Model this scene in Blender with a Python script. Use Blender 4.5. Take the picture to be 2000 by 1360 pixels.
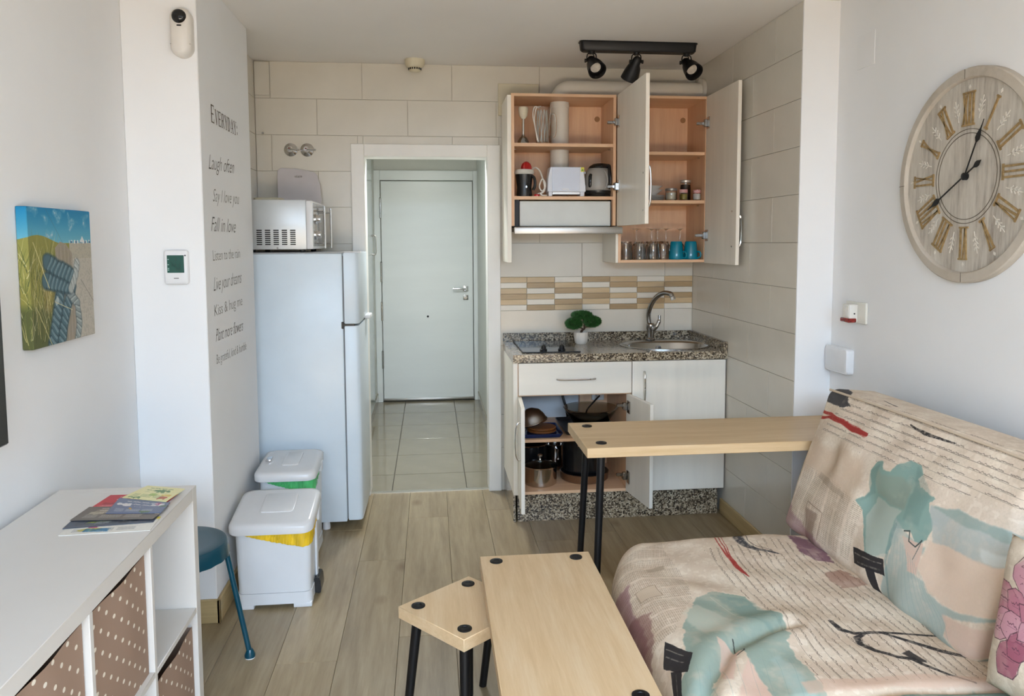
import bpy, bmesh, math, random
import numpy as np
from mathutils import Vector, Matrix
for o in list(bpy.data.objects): bpy.data.objects.remove(o, do_unlink=True)
SC = bpy.context.scene
COL = SC.collection
random.seed(7); RNG = np.random.default_rng(7)
R = math.radians; PI = math.pi

# ------------------------------------------------------------ camera, light, exposure
cam = bpy.data.cameras.new('camera'); CAM = bpy.data.objects.new('camera', cam); COL.objects.link(CAM)
cam.sensor_width = 36; cam.lens = 1516.4727*36/2000
cam.shift_x = (1000-1009.528)/2000; cam.shift_y = (595.263-680)/2000
cam.clip_start = .02
def cam_rot(yaw, pitch, roll):
    cy, sy, cp, sp, cr, sr = math.cos(yaw), math.sin(yaw), math.cos(pitch), math.sin(pitch), math.cos(roll), math.sin(roll)
    f = Vector((sy*cp, cy*cp, -sp)); r = Vector((cy, -sy, 0)); d = f.cross(r)
    r2 = cr*r+sr*d; d2 = -sr*r+cr*d
    return Matrix((r2, -d2, -f)).transposed()
M4 = cam_rot(R(6.33366), R(4.6516), R(.21745)).to_4x4(); M4.translation = (0, 0, 1.5)
CAM.matrix_world = M4
SC.camera = CAM
W = bpy.data.worlds.new('sky'); SC.world = W; W.use_nodes = True
nt = W.node_tree; bg = nt.nodes['Background']
sky = nt.nodes.new('ShaderNodeTexSky'); sky.sky_type = 'NISHITA'; sky.sun_disc = False
sky.sun_elevation = R(50); sky.sun_rotation = R(60); sky.air_density = 1.0; sky.dust_density = 1.5
nt.links.new(sky.outputs[0], bg.inputs[0]); bg.inputs[1].default_value = .12
def area(name, loc, rot, sx, sy, power, col):
    l = bpy.data.lights.new(name, 'AREA'); l.shape = 'RECTANGLE'; l.size = sx; l.size_y = sy; l.energy = power; l.color = col
    o = bpy.data.objects.new(name, l); COL.objects.link(o); o.location = loc; o.rotation_euler = rot
    return o
# daylight that comes in through the wide balcony door behind the camera
area('daylight', (.3, -3.4, 4.5), (R(62), 0, 0), 16.0, 5.0, 5400, (.56, .755, 1.0))
# added warm fill lamp, imitating sunlight off unseen balcony paving
area('warm_fill', (.3, -2.4, .06), (R(160), 0, 0), 6.0, 1.6, 360, (1.0, .80, .57))
VS = SC.view_settings; VS.view_transform = 'Standard'; VS.look = 'None'; VS.gamma = 1; VS.use_curve_mapping = False
VS.exposure = 0.2

# ------------------------------------------------------------ helpers: objects
WL = {}
def root(name, loc, label=None, cat=None, group=None, kind=None):
    o = bpy.data.objects.new(name, None); COL.objects.link(o); o.location = loc; o.empty_display_size = .05
    WL[o] = Vector(loc)
    return tag(o, label, cat, group, kind)
def tag(o, label=None, cat=None, group=None, kind=None):
    if label: o['label'] = label
    if cat: o['category'] = cat
    if group: o['group'] = group
    if kind: o['kind'] = kind
    return o
def finish(bm, name, m, smooth=40):
    bmesh.ops.recalc_face_normals(bm, faces=bm.faces)
    me = bpy.data.meshes.new(name); bm.to_mesh(me); bm.free()
    if smooth:
        me.polygons.foreach_set('use_smooth', [True]*len(me.polygons)); me.set_sharp_from_angle(angle=R(smooth))
    for mm in (m if isinstance(m, (list, tuple)) else [m]): me.materials.append(mm)
    return me
def part(name, bm, m, parent, label=None, kind=None, smooth=40):
    off = WL[parent]
    bmesh.ops.translate(bm, vec=-off, verts=bm.verts)
    o = bpy.data.objects.new(name, finish(bm, name, m, smooth)); COL.objects.link(o)
    o.parent = parent; WL[o] = off
    return tag(o, label, None, None, kind)
def solo(name, bm, m, loc, label=None, cat=None, group=None, kind=None, smooth=40):
    bmesh.ops.translate(bm, vec=-Vector(loc), verts=bm.verts)
    o = bpy.data.objects.new(name, finish(bm, name, m, smooth)); COL.objects.link(o); o.location = loc
    WL[o] = Vector(loc)
    return tag(o, label, cat, group, kind)
def dup(o, loc=None, rz=None, label=None, parent=None):
    c = o.copy(); COL.objects.link(c)
    if parent: c.parent = parent
    if loc is not None: c.location = loc
    if rz is not None: c.rotation_euler = (0, 0, rz)
    if label: c['label'] = label
    for ch in list(o.children): dup(ch, parent=c)
    return c
# ------------------------------------------------------------ helpers: shapes
def B(): return bmesh.new()
def box(bm, x0, x1, y0, y1, z0, z1, bev=0, seg=2, rot=None):
    vs = [bm.verts.new((x, y, z)) for x in (x0, x1) for y in (y0, y1) for z in (z0, z1)]
    fs = [bm.faces.new([vs[i] for i in q]) for q in ((0,1,3,2),(4,6,7,5),(0,4,5,1),(2,3,7,6),(0,2,6,4),(1,5,7,3))]
    if rot is not None:
        bmesh.ops.rotate(bm, cent=rot[0], matrix=rot[1], verts=vs)
    if bev:
        es = list({e for f in fs for e in f.edges})
        bmesh.ops.bevel(bm, geom=es, offset=bev, segments=seg, affect='EDGES', profile=.5)
    return bm
def loft(bm, rings, cap0=True, cap1=True, closed=True):
    vr = [[bm.verts.new(p) for p in r] for r in rings]
    n = len(vr[0])
    for a, b in zip(vr, vr[1:]):
        for i in range(n if closed else n-1):
            j = (i+1) % n
            bm.faces.new((a[i], a[j], b[j], b[i]))
    if cap0: bm.faces.new(list(reversed(vr[0])))
    if cap1: bm.faces.new(vr[-1])
    return vr
def frame_of(d):
    d = Vector(d).normalized(); u = d.cross(Vector((0, 0, 1)))
    if u.length < 1e-4: u = Vector((1, 0, 0))
    u.normalize(); return u, d.cross(u).normalized()
def cyl(bm, p0, p1, r0, r1=None, n=16):
    p0, p1 = Vector(p0), Vector(p1); u, v = frame_of(p1-p0); r1 = r0 if r1 is None else r1
    ring = lambda p, r: [p+(u*math.cos(2*PI*i/n)+v*math.sin(2*PI*i/n))*r for i in range(n)]
    loft(bm, [ring(p0, r0), ring(p1, r1)]); return bm
def lathe(bm, prof, c, n=32, axis=(0, 0, 1), cap0=True, cap1=True):
    c = Vector(c); d = Vector(axis).normalized(); u, v = frame_of(d)
    loft(bm, [[c+d*z+(u*math.cos(2*PI*i/n)+v*math.sin(2*PI*i/n))*r for i in range(n)] for r, z in prof], cap0, cap1); return bm
def tube(bm, pts, r, n=8, flat=None):
    pts = [Vector(p) for p in pts]; rings = []; u = None
    for i, p in enumerate(pts):
        d = (pts[min(i+1, len(pts)-1)]-pts[max(i-1, 0)]).normalized()
        if u is None: u, v = frame_of(d)
        else:
            u = (u-d*u.dot(d)).normalized(); v = d.cross(u)
        rr = r[i] if isinstance(r, (list, tuple)) else r
        rings.append([p+(u*math.cos(2*PI*k/n)+v*math.sin(2*PI*k/n))*rr for k in range(n)])
    loft(bm, rings); return bm
def smooth_path(pts, n=6):
    P = [Vector(p) for p in pts]; P = [P[0]*2-P[1]]+P+[P[-1]*2-P[-2]]; out = []
    for i in range(1, len(P)-2):
        for k in range(n):
            t = k/n; a, b, c, d = P[i-1], P[i], P[i+1], P[i+2]
            out.append(.5*((2*b)+(c-a)*t+(2*a-5*b+4*c-d)*t*t+(3*b-a-3*c+d)*t**3))
    return out+[P[-2]]
def rrect(x0, x1, y0, y1, r, n=5):
    out = []
    for cx, cy, a0 in ((x1-r, y1-r, 0), (x0+r, y1-r, 90), (x0+r, y0+r, 180), (x1-r, y0+r, 270)):
        for k in range(n+1):
            a = R(a0+90*k/n); out.append((cx+r*math.cos(a), cy+r*math.sin(a)))
    return out
def prism(bm, pts, f0, f1):
    """extrude 2D outline between two mappings (u,v)->point"""
    loft(bm, [[Vector(f0(*p)) for p in pts], [Vector(f1(*p)) for p in pts]]); return bm
def lerp(a, b, t): return a+(b-a)*t
def RZ(a): return Matrix.Rotation(a, 3, 'Z')

# ------------------------------------------------------------ helpers: materials
def S(h):
    h = h.lstrip('#'); c = [int(h[i:i+2], 16)/255 for i in (0, 2, 4)]
    return tuple((x/12.92 if x <= .04045 else ((x+.055)/1.055)**2.4) for x in c)+(1,)
def newmat(name):
    m = bpy.data.materials.new(name); m.use_nodes = True
    return m, m.node_tree, m.node_tree.nodes['Principled BSDF']
def nd(t, typ, **k):
    n = t.nodes.new('ShaderNode'+typ)
    for a, v in k.items():
        if a.startswith('i_'):
            n.inputs[int(a[2:]) if a[2:].isdigit() else a[2:]].default_value = v
        else: setattr(n, a, v)
    return n
def ramp(t, stops):
    r = t.nodes.new('ShaderNodeValToRGB'); e = r.color_ramp.elements
    e[0].position, e[0].color = stops[0]; e[1].position, e[1].color = stops[1]
    for p, c in stops[2:]:
        x = e.new(p); x.color = c
    return r
def coords(t, scale=(1, 1, 1), rand=False, rot=(0, 0, 0)):
    tc = nd(t, 'TexCoord'); mp = nd(t, 'Mapping'); mp.inputs['Scale'].default_value = scale; mp.inputs['Rotation'].default_value = rot
    t.links.new(tc.outputs['Object'], mp.inputs['Vector'])
    if rand:
        oi = nd(t, 'ObjectInfo'); ml = nd(t, 'Math', operation='MULTIPLY'); ml.inputs[1].default_value = 57
        t.links.new(oi.outputs['Random'], ml.inputs[0]); t.links.new(ml.outputs[0], mp.inputs['Location'])
    return mp.outputs[0]
def bump(t, bs, src, strength, dist=.002):
    b = nd(t, 'Bump'); b.inputs['Strength'].default_value = strength; b.inputs['Distance'].default_value = dist
    t.links.new(src, b.inputs['Height']); t.links.new(b.outputs[0], bs.inputs['Normal'])
def plain(name, col, rough=.5, metal=0, var=.04, scale=8, bmp=0, bscale=200, spec=.5, coat=0, stretch=(1, 1, 1)):
    m, t, bs = newmat(name); c = S(col) if isinstance(col, str) else tuple(col)+(1,)
    n = nd(t, 'TexNoise', i_Scale=scale, i_Detail=4.0); t.links.new(coords(t, stretch), n.inputs['Vector'])
    r = ramp(t, [(.3, tuple(x*(1-var) for x in c[:3])+(1,)), (.7, tuple(min(1, x*(1+var)) for x in c[:3])+(1,))])
    t.links.new(n.outputs[0], r.inputs[0]); t.links.new(r.outputs[0], bs.inputs['Base Color'])
    bs.inputs['Roughness'].default_value = rough; bs.inputs['Metallic'].default_value = metal
    bs.inputs['Specular IOR Level'].default_value = spec
    if coat: bs.inputs['Coat Weight'].default_value = coat; bs.inputs['Coat Roughness'].default_value = .05
    if bmp:
        n2 = nd(t, 'TexNoise', i_Scale=bscale, i_Detail=3.0); t.links.new(coords(t, stretch), n2.inputs['Vector']); bump(t, bs, n2.outputs[0], bmp)
    return m
def wood(name, stops, scale, rough=.45, rand=True, bmp=.08, knots=0, coat=0, fine=(1, 1, 1), shade=.1):
    """stretched-noise grain; scale = per axis frequency (small along the grain)"""
    m, t, bs = newmat(name)
    v = coords(t, scale, rand)
    n1 = nd(t, 'TexNoise', i_Scale=1.0, i_Detail=5.0, i_Roughness=.6, i_Distortion=.6); t.links.new(v, n1.inputs['Vector'])
    v2 = coords(t, tuple(a*b for a, b in zip(scale, fine)), rand)
    n2 = nd(t, 'TexNoise', i_Scale=4.0, i_Detail=6.0, i_Roughness=.7); t.links.new(v2, n2.inputs['Vector'])
    mx = nd(t, 'Mix'); mx.inputs[0].default_value = .45; t.links.new(n1.outputs[0], mx.inputs[2]); t.links.new(n2.outputs[0], mx.inputs[3])
    r = ramp(t, [(p, S(c)) for p, c in stops]); t.links.new(mx.outputs[0], r.inputs[0])
    out = r.outputs[0]
    if rand and shade:
        oi = nd(t, 'ObjectInfo'); mr = nd(t, 'MapRange'); mr.inputs['To Min'].default_value = 1-shade; mr.inputs['To Max'].default_value = 1+shade
        t.links.new(oi.outputs['Random'], mr.inputs['Value'])
        hv = nd(t, 'HueSaturation'); t.links.new(mr.outputs[0], hv.inputs['Value']); t.links.new(out, hv.inputs['Color']); out = hv.outputs[0]
    if knots:
        vk = coords(t, tuple(a*.3+.9 for a in (0, 0, 0)), rand); vo = nd(t, 'TexVoronoi', i_Scale=knots); t.links.new(coords(t, (1, .55, 1), rand), vo.inputs['Vector'])
        kr = ramp(t, [(.02, (1, 1, 1, 1)), (.1, (0, 0, 0, 1))]); t.links.new(vo.outputs['Distance'], kr.inputs[0])
        km = nd(t, 'Mix', data_type='RGBA', blend_type='MULTIPLY'); t.links.new(kr.outputs[0], km.inputs[0]); t.links.new(out, km.inputs[6]); km.inputs[7].default_value = (.55, .45, .36, 1); out = km.outputs[2]
    t.links.new(out, bs.inputs['Base Color']); bs.inputs['Roughness'].default_value = rough
    if coat: bs.inputs['Coat Weight'].default_value = coat; bs.inputs['Coat Roughness'].default_value = .15
    if bmp: bump(t, bs, mx.outputs[0], bmp, .001)
    return m
def glassy(name, col=(1, 1, 1), rough=.0, ior=1.45):
    m, t, bs = newmat(name); bs.inputs['Base Color'].default_value = tuple(col)+(1,); bs.inputs['Transmission Weight'].default_value = 1
    n = nd(t, 'TexNoise', i_Scale=3.0); mr = nd(t, 'MapRange'); mr.inputs['To Min'].default_value = rough; mr.inputs['To Max'].default_value = rough+.03
    t.links.new(n.outputs[0], mr.inputs['Value']); t.links.new(mr.outputs[0], bs.inputs['Roughness']); bs.inputs['IOR'].default_value = ior
    return m
def granite(name):
    m, t, bs = newmat(name); v = coords(t)
    vo = nd(t, 'TexVoronoi', i_Scale=150.0); vo.inputs['Randomness'].default_value = 1; t.links.new(v, vo.inputs['Vector'])
    n = nd(t, 'TexNoise', i_Scale=95.0, i_Detail=3.0); t.links.new(v, n.inputs['Vector'])
    sp = nd(t, 'SeparateColor'); t.links.new(vo.outputs['Color'], sp.inputs[0])
    mx = nd(t, 'Mix'); mx.inputs[0].default_value = .45; t.links.new(sp.outputs[0], mx.inputs[2]); t.links.new(n.outputs[0], mx.inputs[3])
    r = ramp(t, [(.22, S('241e18')), (.38, S('51463a')), (.5, S('82745f')), (.62, S('a5967f')), (.78, S('c9bda6'))]); r.color_ramp.interpolation = 'LINEAR'
    t.links.new(mx.outputs[0], r.inputs[0]); t.links.new(r.outputs[0], bs.inputs['Base Color'])
    bs.inputs['Roughness'].default_value = .12
    return m
def picture(name, arr, rough=.8, weave=0, wscale=900, sheen=0):
    """flat print: the numpy picture arr (h,w,3 sRGB) on UVs"""
    h, w = arr.shape[:2]; im = bpy.data.images.new(name, w, h)
    px = np.ones((h, w, 4), np.float32); px[..., :3] = np.clip(arr, 0, 1); im.pixels.foreach_set(px.ravel()); im.update(); im.pack()
    m, t, bs = newmat(name); ti = nd(t, 'TexImage'); ti.image = im; ti.extension = 'EXTEND'
    uv = nd(t, 'UVMap'); t.links.new(uv.outputs[0], ti.inputs[0])
    n = nd(t, 'TexNoise', i_Scale=float(wscale), i_Detail=2.0); t.links.new(coords(t), n.inputs['Vector'])
    mr = nd(t, 'MapRange'); mr.inputs['To Min'].default_value = .93; mr.inputs['To Max'].default_value = 1.07; t.links.new(n.outputs[0], mr.inputs['Value'])
    hv = nd(t, 'HueSaturation'); t.links.new(mr.outputs[0], hv.inputs['Value']); t.links.new(ti.outputs[0], hv.inputs['Color'])
    t.links.new(hv.outputs[0], bs.inputs['Base Color']); bs.inputs['Roughness'].default_value = rough; bs.inputs['Specular IOR Level'].default_value = .25
    if weave: bump(t, bs, n.outputs[0], weave, .001)
    return m
def set_uv(me, fn):
    uv = me.uv_layers.new(name='UVMap')
    for l in me.loops:
        uv.data[l.index].uv = fn(me.vertices[l.vertex_index].co)
WALLP = plain('white_wall_paint', (.84, .84, .835), .75, var=.015, scale=3, bmp=.05, bscale=120)
CEILP = plain('ceiling_paint', (.84, .81, .77), .85, var=.02, scale=2, bmp=.05, bscale=90)
TILE = plain('cream_wall_tile', (.70, .655, .565), .22, var=.03, scale=5, bmp=.03, bscale=40)
GROUT = plain('tile_grout', (.60, .56, .48), .9)
WHITEMEL = plain('white_melamine', (.90, .84, .73), .4, var=.045, scale=14, stretch=(1, 1, .12))
WHITEH = plain('white_lacquer_grain', (.92, .86, .75), .35, var=.03, scale=14, stretch=(.12, 1, 1))
BEECH = wood('beech_melamine', [(.35, 'dfb08a'), (.65, 'efc8a0')], (14, 14, 1.3), .45, bmp=.02, shade=.04)
BEECHH = wood('beech_melamine_across', [(.35, 'dfb08a'), (.65, 'efc8a0')], (1.3, 14, 14), .45, bmp=.02, shade=.04)
OAKTOP = wood('pale_oak_board', [(.3, 'cbab80'), (.5, 'd9bc94'), (.68, 'e3cca9')], (22, 1.6, 22), .42, bmp=.04, shade=.03)
OAKTOPX = wood('pale_oak_board_lengthwise', [(.3, 'c6a77b'), (.5, 'd3b68d'), (.68, 'dec6a2')], (1.6, 22, 22), .42, bmp=.04, shade=.03)
PLANK = wood('oak_laminate', [(.28, '78674b'), (.42, '917e60'), (.55, 'a18f70'), (.72, 'b2a182')], (13, .9, 13), .33, bmp=.05, knots=2.6, shade=.07)
SKIRT = wood('oak_skirting', [(.3, 'a58d62'), (.6, 'c3ab7c')], (1.2, 1.2, 24), .4, bmp=.03, shade=.03)
GRAN = granite('speckled_granite')
STEEL = plain('brushed_steel', (.50, .485, .46), .36, 1, var=.08, scale=30, stretch=(.05, 1, 1))
CHROME = plain('chrome', (.72, .72, .73), .07, 1)
DARKCHROME = plain('worn_chrome', (.42, .41, .40), .16, 1)
BLACK = plain('black_powder_coat', (.005, .005, .006), .42, spec=.35, bmp=.03, bscale=400)
GLOSSBLACK = plain('black_gloss', (.008, .008, .009), .08)
WHITEPL = plain('white_plastic', (.80, .80, .80), .32)
FRIDGEW = plain('white_enamel', (.70, .785, .845), .3, var=.02, bmp=.03, bscale=300)
CREAMPL = plain('aged_cream_plastic', (.70, .63, .46), .5)
PVC = plain('cream_duct', (.76, .71, .62), .5)
WHITEDOOR = plain('white_painted_door', (.78, .82, .81), .3, var=.02, scale=10, stretch=(.15, 1, 1))
CASING = plain('white_casing', (.88, .86, .81), .4, var=.02)
GLASS = glassy('clear_glass', (.97, .98, .97))
DGLASS = glassy('grey_glass', (.80, .84, .82))
# ============================================================ ROOM SHELL
XL, XR, X2, YB, YP, YQ, ZC = -1.127, 1.585, 1.748, 4.577, 3.08, 3.22, 2.515
YW = -1.3
def struct(name, bm, m, loc=(0, 0, 0), label=None, smooth=0):
    return solo(name, bm, m, loc, label, None, None, 'structure', smooth)
PIECES = {}
def piece(name, parent, m, x0, x1, y0, y1, z0, z1, bev=.001):
    """a plank / tile / brick: one object each, equal sizes share one mesh"""
    key = (name, m.name, round(x1-x0, 3), round(y1-y0, 3), round(z1-z0, 3))
    if key not in PIECES:
        bm = B(); box(bm, 0, x1-x0, 0, y1-y0, 0, z1-z0, bev, 1); PIECES[key] = finish(bm, name, m, 0)
    o = bpy.data.objects.new(name, PIECES[key]); COL.objects.link(o); o.parent = parent
    o.location = Vector((x0, y0, z0))-WL[parent]
    return o
SUB = plain('dark_joint', (.10, .075, .05), .9)
fl = struct('floor', box(B(), XL-.1, X2+.1, YW, 4.63, -.05, -.010), SUB)
ends = {-2: 2.733, -1: 3.611, 0: 4.161, -3: 3.2, 1: 3.35, 2: 2.95, 3: 3.75, 4: 2.55, 5: 3.1, 6: 3.5, -4: 2.4, -5: 3.9, 7: 2.8, 8: 3.4}
for k in range(-5, 9):
    x0 = max(-.137+.215*k, XL); x1 = min(-.137+.215*(k+1), X2)
    if x1-x0 < .01: continue
    ys = [YW]+sorted(ends[k]+1.285*j for j in range(-5, 3) if YW+.05 < ends[k]+1.285*j < 4.58)+[4.615]
    for a, b in zip(ys, ys[1:]): piece('plank', fl, PLANK, x0+.0006, x1-.0006, a+.0006, b-.0006, -.010, 0, .0008)
struct('ceiling', box(B(), XL-.1, X2+.1, YW-.1, 4.7, ZC, ZC+.1), CEILP)
struct('wall_left', box(B(), XL-.1, XL, YW, 4.7, 0, ZC), WALLP)
struct('wall_right', box(B(), X2, X2+.1, YW, 4.7, 0, ZC), WALLP)
struct('wall_pier_left', box(B(), XL, -.855, YP, 3.9, 0, ZC, .003, 1), WALLP)
struct('wall_pier_right', box(B(), XR, X2, YQ, YQ+.007, 0, ZC), WALLP)
struct('floor_balcony_bounce', box(B(), -3, 3.6, -7, YW-.15, -.05, -.02), plain('terracotta_paving', (.45, .27, .17), .8))  # unseen slab outside, added to bounce light into the room
wf = B(); box(wf, XL, -.95, YW-.15, YW, 0, ZC); box(wf, 1.55, X2, YW-.15, YW, 0, ZC); box(wf, -.95, 1.55, YW-.15, YW, 2.42, ZC)
struct('wall_front', wf, WALLP)
ww = B()
for a, b in ((-.95, -.90), (.27, .33), (1.5, 1.55)): box(ww, a, b, YW-.1, YW-.04, 0, 2.42, .004)
box(ww, -.95, 1.55, YW-.1, YW-.04, 2.36, 2.42, .004); box(ww, -.95, 1.55, YW-.1, YW-.04, 0, .05, .004)
struct('window_1', ww, WHITEPL)
# --- tiled walls: backing plus single tiles
ROWS = [.06, .262, .465, .67, .88, 1.09, 1.289, 1.49, 1.70, 1.904, 2.107, 2.31, ZC]
wb = B(); box(wb, -.97, -.40, YB+.006, YB+.12, 0, ZC); box(wb, .365, XR+.1, YB+.006, YB+.12, 0, ZC); box(wb, -.40, .365, YB+.006, YB+.12, 2.03, ZC)
wall_back = struct('wall_back', wb, GROUT)
wr = B(); box(wr, XR+.006, XR+.12, 3.24, YB+.1, 0, ZC); wall_tr = struct('wall_kitchen_right', wr, GROUT)
wl = B(); box(wl, XL, -.976, 3.9, YB+.12, 0, ZC); wall_tl = struct('wall_kitchen_left', wl, GROUT)
g = .0008
def put(xa, xb, za, zb):
    if xb-xa > .012 and zb-za > .008: piece('tile', wall_back, TILE, xa+g, xb-g, YB, YB+.008, za+g, zb-g, .0012)
for i, (z0, z1) in enumerate(zip(ROWS, ROWS[1:])):
    if i == 0: z0 = 0
    par = (len(ROWS)-2-i) % 2
    off = .135 if par == 0 else -.12
    xs = [-.97]+[off+.51*k for k in range(-4, 5) if -.96 < off+.51*k < XR-.01]+[XR]
    for a, b in zip(xs, xs[1:]):
        if z0 > 2.06: put(a, b, z0, z1)
        else:
            put(a, min(b, -.405), z0, z1)
            if not (i == 5): put(max(a, .405), b, z0, z1)
            if z1 > 2.06: put(max(a, -.405), min(b, .405), 2.045, z1)
    offy = 3.486 if par == 0 else 3.73
    ysr = [YQ+.0068]+[offy+.51*k for k in range(0, 3) if offy+.51*k < YB-.02]+[YB]
    for a, b in zip(ysr, ysr[1:]): piece('tile', wall_tr, TILE, XR, XR+.008, a+g, b-g, z0+g, z1-g, .0012)
    for a, b in ((3.9, 4.2), (4.2, YB)): piece('tile', wall_tl, TILE, -.978, -.97, a+g, b-g, z0+g, z1-g, .0012)
# --- decorative strip of narrow glazed bars
MOS = [wood('mosaic_'+n, [(.35, a), (.65, b)], (3, 30, 40), .3, bmp=.02, shade=.06) for n, a, b in (('sand', 'c3a87e', 'd2ba94'), ('tan', 'a58a63', 'b79d76'), ('cream', 'e0d8c8', 'e9e3d6'))]
pat = ['0202012'[::1], '1120102', '0210021', '1020120', '0210201', '2101120']
pat = [[0, 0, 2, 1, 0, 2, 0], [2, 1, 0, 2, 1, 0, 1], [0, 2, 1, 0, 2, 1, 2], [1, 0, 2, 1, 0, 2, 1], [0, 2, 1, 0, 2, 1, 0], [2, 1, 0, 2, 1, 0, 2]]
xs = [.405, .568, .735, .903, 1.071, 1.239, 1.409, XR]
for r in range(6):
    zt = 1.289-.0332*r
    for c in range(7): piece('mosaic_bar', wall_back, MOS[pat[r][c]], xs[c]+g, xs[c+1]-g, YB-.001*((r*3+c*5) % 3), YB+.008, zt-.0332+g, zt-g, .0015)
# --- wooden skirting and trims
bs = B(); box(bs, XR-.013, XR, 3.21, 4.045, 0, .082, .003, 1); struct('baseboard_right', bs, SKIRT)
bs = B(); box(bs, XL, -.842, YP-.013, YP, 0, .097, .003, 1); box(bs, -.855, -.842, YP-.013, 3.9, 0, .097, .003, 1); struct('baseboard_left', bs, SKIRT)
bs = B(); box(bs, XR, X2, YQ-.013, YQ, 0, .09, .003, 1); struct('baseboard_pier', bs, SKIRT)
tr = B(); box(tr, -.40, .365, 4.60, 4.635, -.01, .004, .002, 1); struct('trim_1', tr, plain('aluminium_threshold', (.55, .52, .46), .4, 1))
# --- hallway
HX0, HX1, HY, HZ = -.51, .44, 7.31, 2.40
hf = struct('floor_hall', box(B(), HX0-.1, HX1+.1, 4.62, HY+.1, -.05, -.008), plain('grey_grout', (.13, .12, .10), .9))
HT = plain('polished_beige_floor_tile', (.27, .235, .165), .10, var=.05, scale=6)
for a, b in ((HX0, -.248), (-.248, .204), (.204, HX1)):
    yy = [4.635, 4.97, 5.43, 5.88, 6.33, 6.79, HY]
    for c, d in zip(yy, yy[1:]): piece('tile', hf, HT, a+.002, b-.002, c+.003, d-.003, -.008, 0, .0008)
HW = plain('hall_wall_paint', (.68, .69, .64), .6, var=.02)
struct('wall_hall_left', box(B(), HX0-.1, HX0, 4.70, HY+.1, 0, HZ), HW)
struct('wall_hall_right', box(B(), HX1, HX1+.1, 4.70, HY+.1, 0, HZ), HW)
struct('wall_hall_end', box(B(), HX0, HX1, HY+.02, HY+.1, 0, HZ), HW)
struct('ceiling_hall', box(B(), HX0-.1, HX1+.1, 4.70, HY+.1, HZ, HZ+.1), HW)
bs = B(); box(bs, HX1-.010, HX1, 4.72, HY-.02, 0, .085, .002, 1); struct('baseboard_hall', bs, HT)
bs = B(); box(bs, HX0, HX0+.012, 4.72, HY-.02, 0, .085, .002, 1); struct('baseboard_hall_left', bs, HT)
# doorway casing (mitred) between kitchen and hallway
dc = B()
for x0, x1 in ((-.445, -.37), (.335, .41)): box(dc, x0, x1, YB-.016, YB+.002, 0, 2.06, .003, 1)
box(dc, -.37, .335, YB-.016, YB+.002, 1.99, 2.06, .003, 1)
jb = [(-.40, -.37), (.335, .365)]
for x0, x1 in jb: box(dc, x0, x1, YB+.002, 4.72, 0, 2.02)
box(dc, -.40, .365, YB+.002, 4.72, 1.99, 2.02)
box(dc, HX0, -.40, 4.69, 4.70, 0, HZ); box(dc, .365, HX1, 4.69, 4.70, 0, HZ)
struct('trim_2', dc, CASING)
# added fill lamp, unseen behind the lintel, to brighten the hallway
hl = solo('hall_fill_lamp', lathe(B(), [(.13, 0), (.14, -.02), (.13, -.045), (.001, -.05)], (-.03, 5.15, HZ), 28), plain('opal_glass', (.8, .8, .78), .4), (-.03, 5.15, HZ), 'added round opal ceiling lamp, unseen above the doorway lintel, to brighten the hallway', 'ceiling lamp')
l_ = bpy.data.lights.new('hall_fill_light', 'AREA'); l_.shape = 'DISK'; l_.size = .24; l_.energy = 23; l_.color = (.95, .98, 1)
lo_ = bpy.data.objects.new('hall_fill_light', l_); COL.objects.link(lo_); lo_.location = (-.03, 5.15, HZ-.055)
# entry door at the end of the hallway
d1 = struct('door_1', box(B(), -.447, .393, HY-.02, HY+.02, .012, 2.058, .002, 1), WHITEDOOR, (-.447, HY, 0))
WL[d1] = Vector((-.447, HY, 0))
ec = B()
for x0, x1 in ((-.51, -.455), (.401, .44)): box(ec, x0, x1, HY-.03, HY+.02, 0, 2.156, .003, 1)
box(ec, -.455, .401, HY-.03, HY+.02, 2.066, 2.156, .003, 1); part('door_frame', ec, WHITEDOOR, d1)
bm = B(); box(bm, .300, .350, HY-.028, HY-.02, 1.035, 1.085, .003); hp = part('handle_plate', bm, CHROME, d1)
bm = B(); cyl(bm, (.325, HY-.028, 1.06), (.325, HY-.065, 1.06), .010); tube(bm, smooth_path([(.325, HY-.062, 1.06), (.27, HY-.066, 1.062), (.205, HY-.062, 1.062)]), .009, 10)
part('lever', bm, CHROME, hp)
bm = B(); box(bm, .302, .350, HY-.027, HY-.02, .955, 1.0, .003); cyl(bm, (.326, HY-.026, .977), (.326, HY-.036, .977), .014); part('lock_plate', bm, DARKCHROME, d1)
bm = B(); cyl(bm, (-.03, HY-.02, .803), (-.03, HY-.026, .803), .010); part('peephole', bm, BLACK, d1)
for z0, z1 in ((1.72, 1.90), (1.13, 1.31), (.77, .94), (.32, .48)):
    bm = B(); cyl(bm, (-.453, HY-.028, z0), (-.453, HY-.028, z1), .010, n=10); cyl(bm, (-.453, HY-.028, z1), (-.453, HY-.028, z1+.01), .012, .004, 10); part('hinge', bm, DARKCHROME, d1)
bm = B(); box(bm, -.45, .40, HY-.034, HY-.018, .012, .035, .004); part('door_sweep', bm, STEEL, d1)
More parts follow.
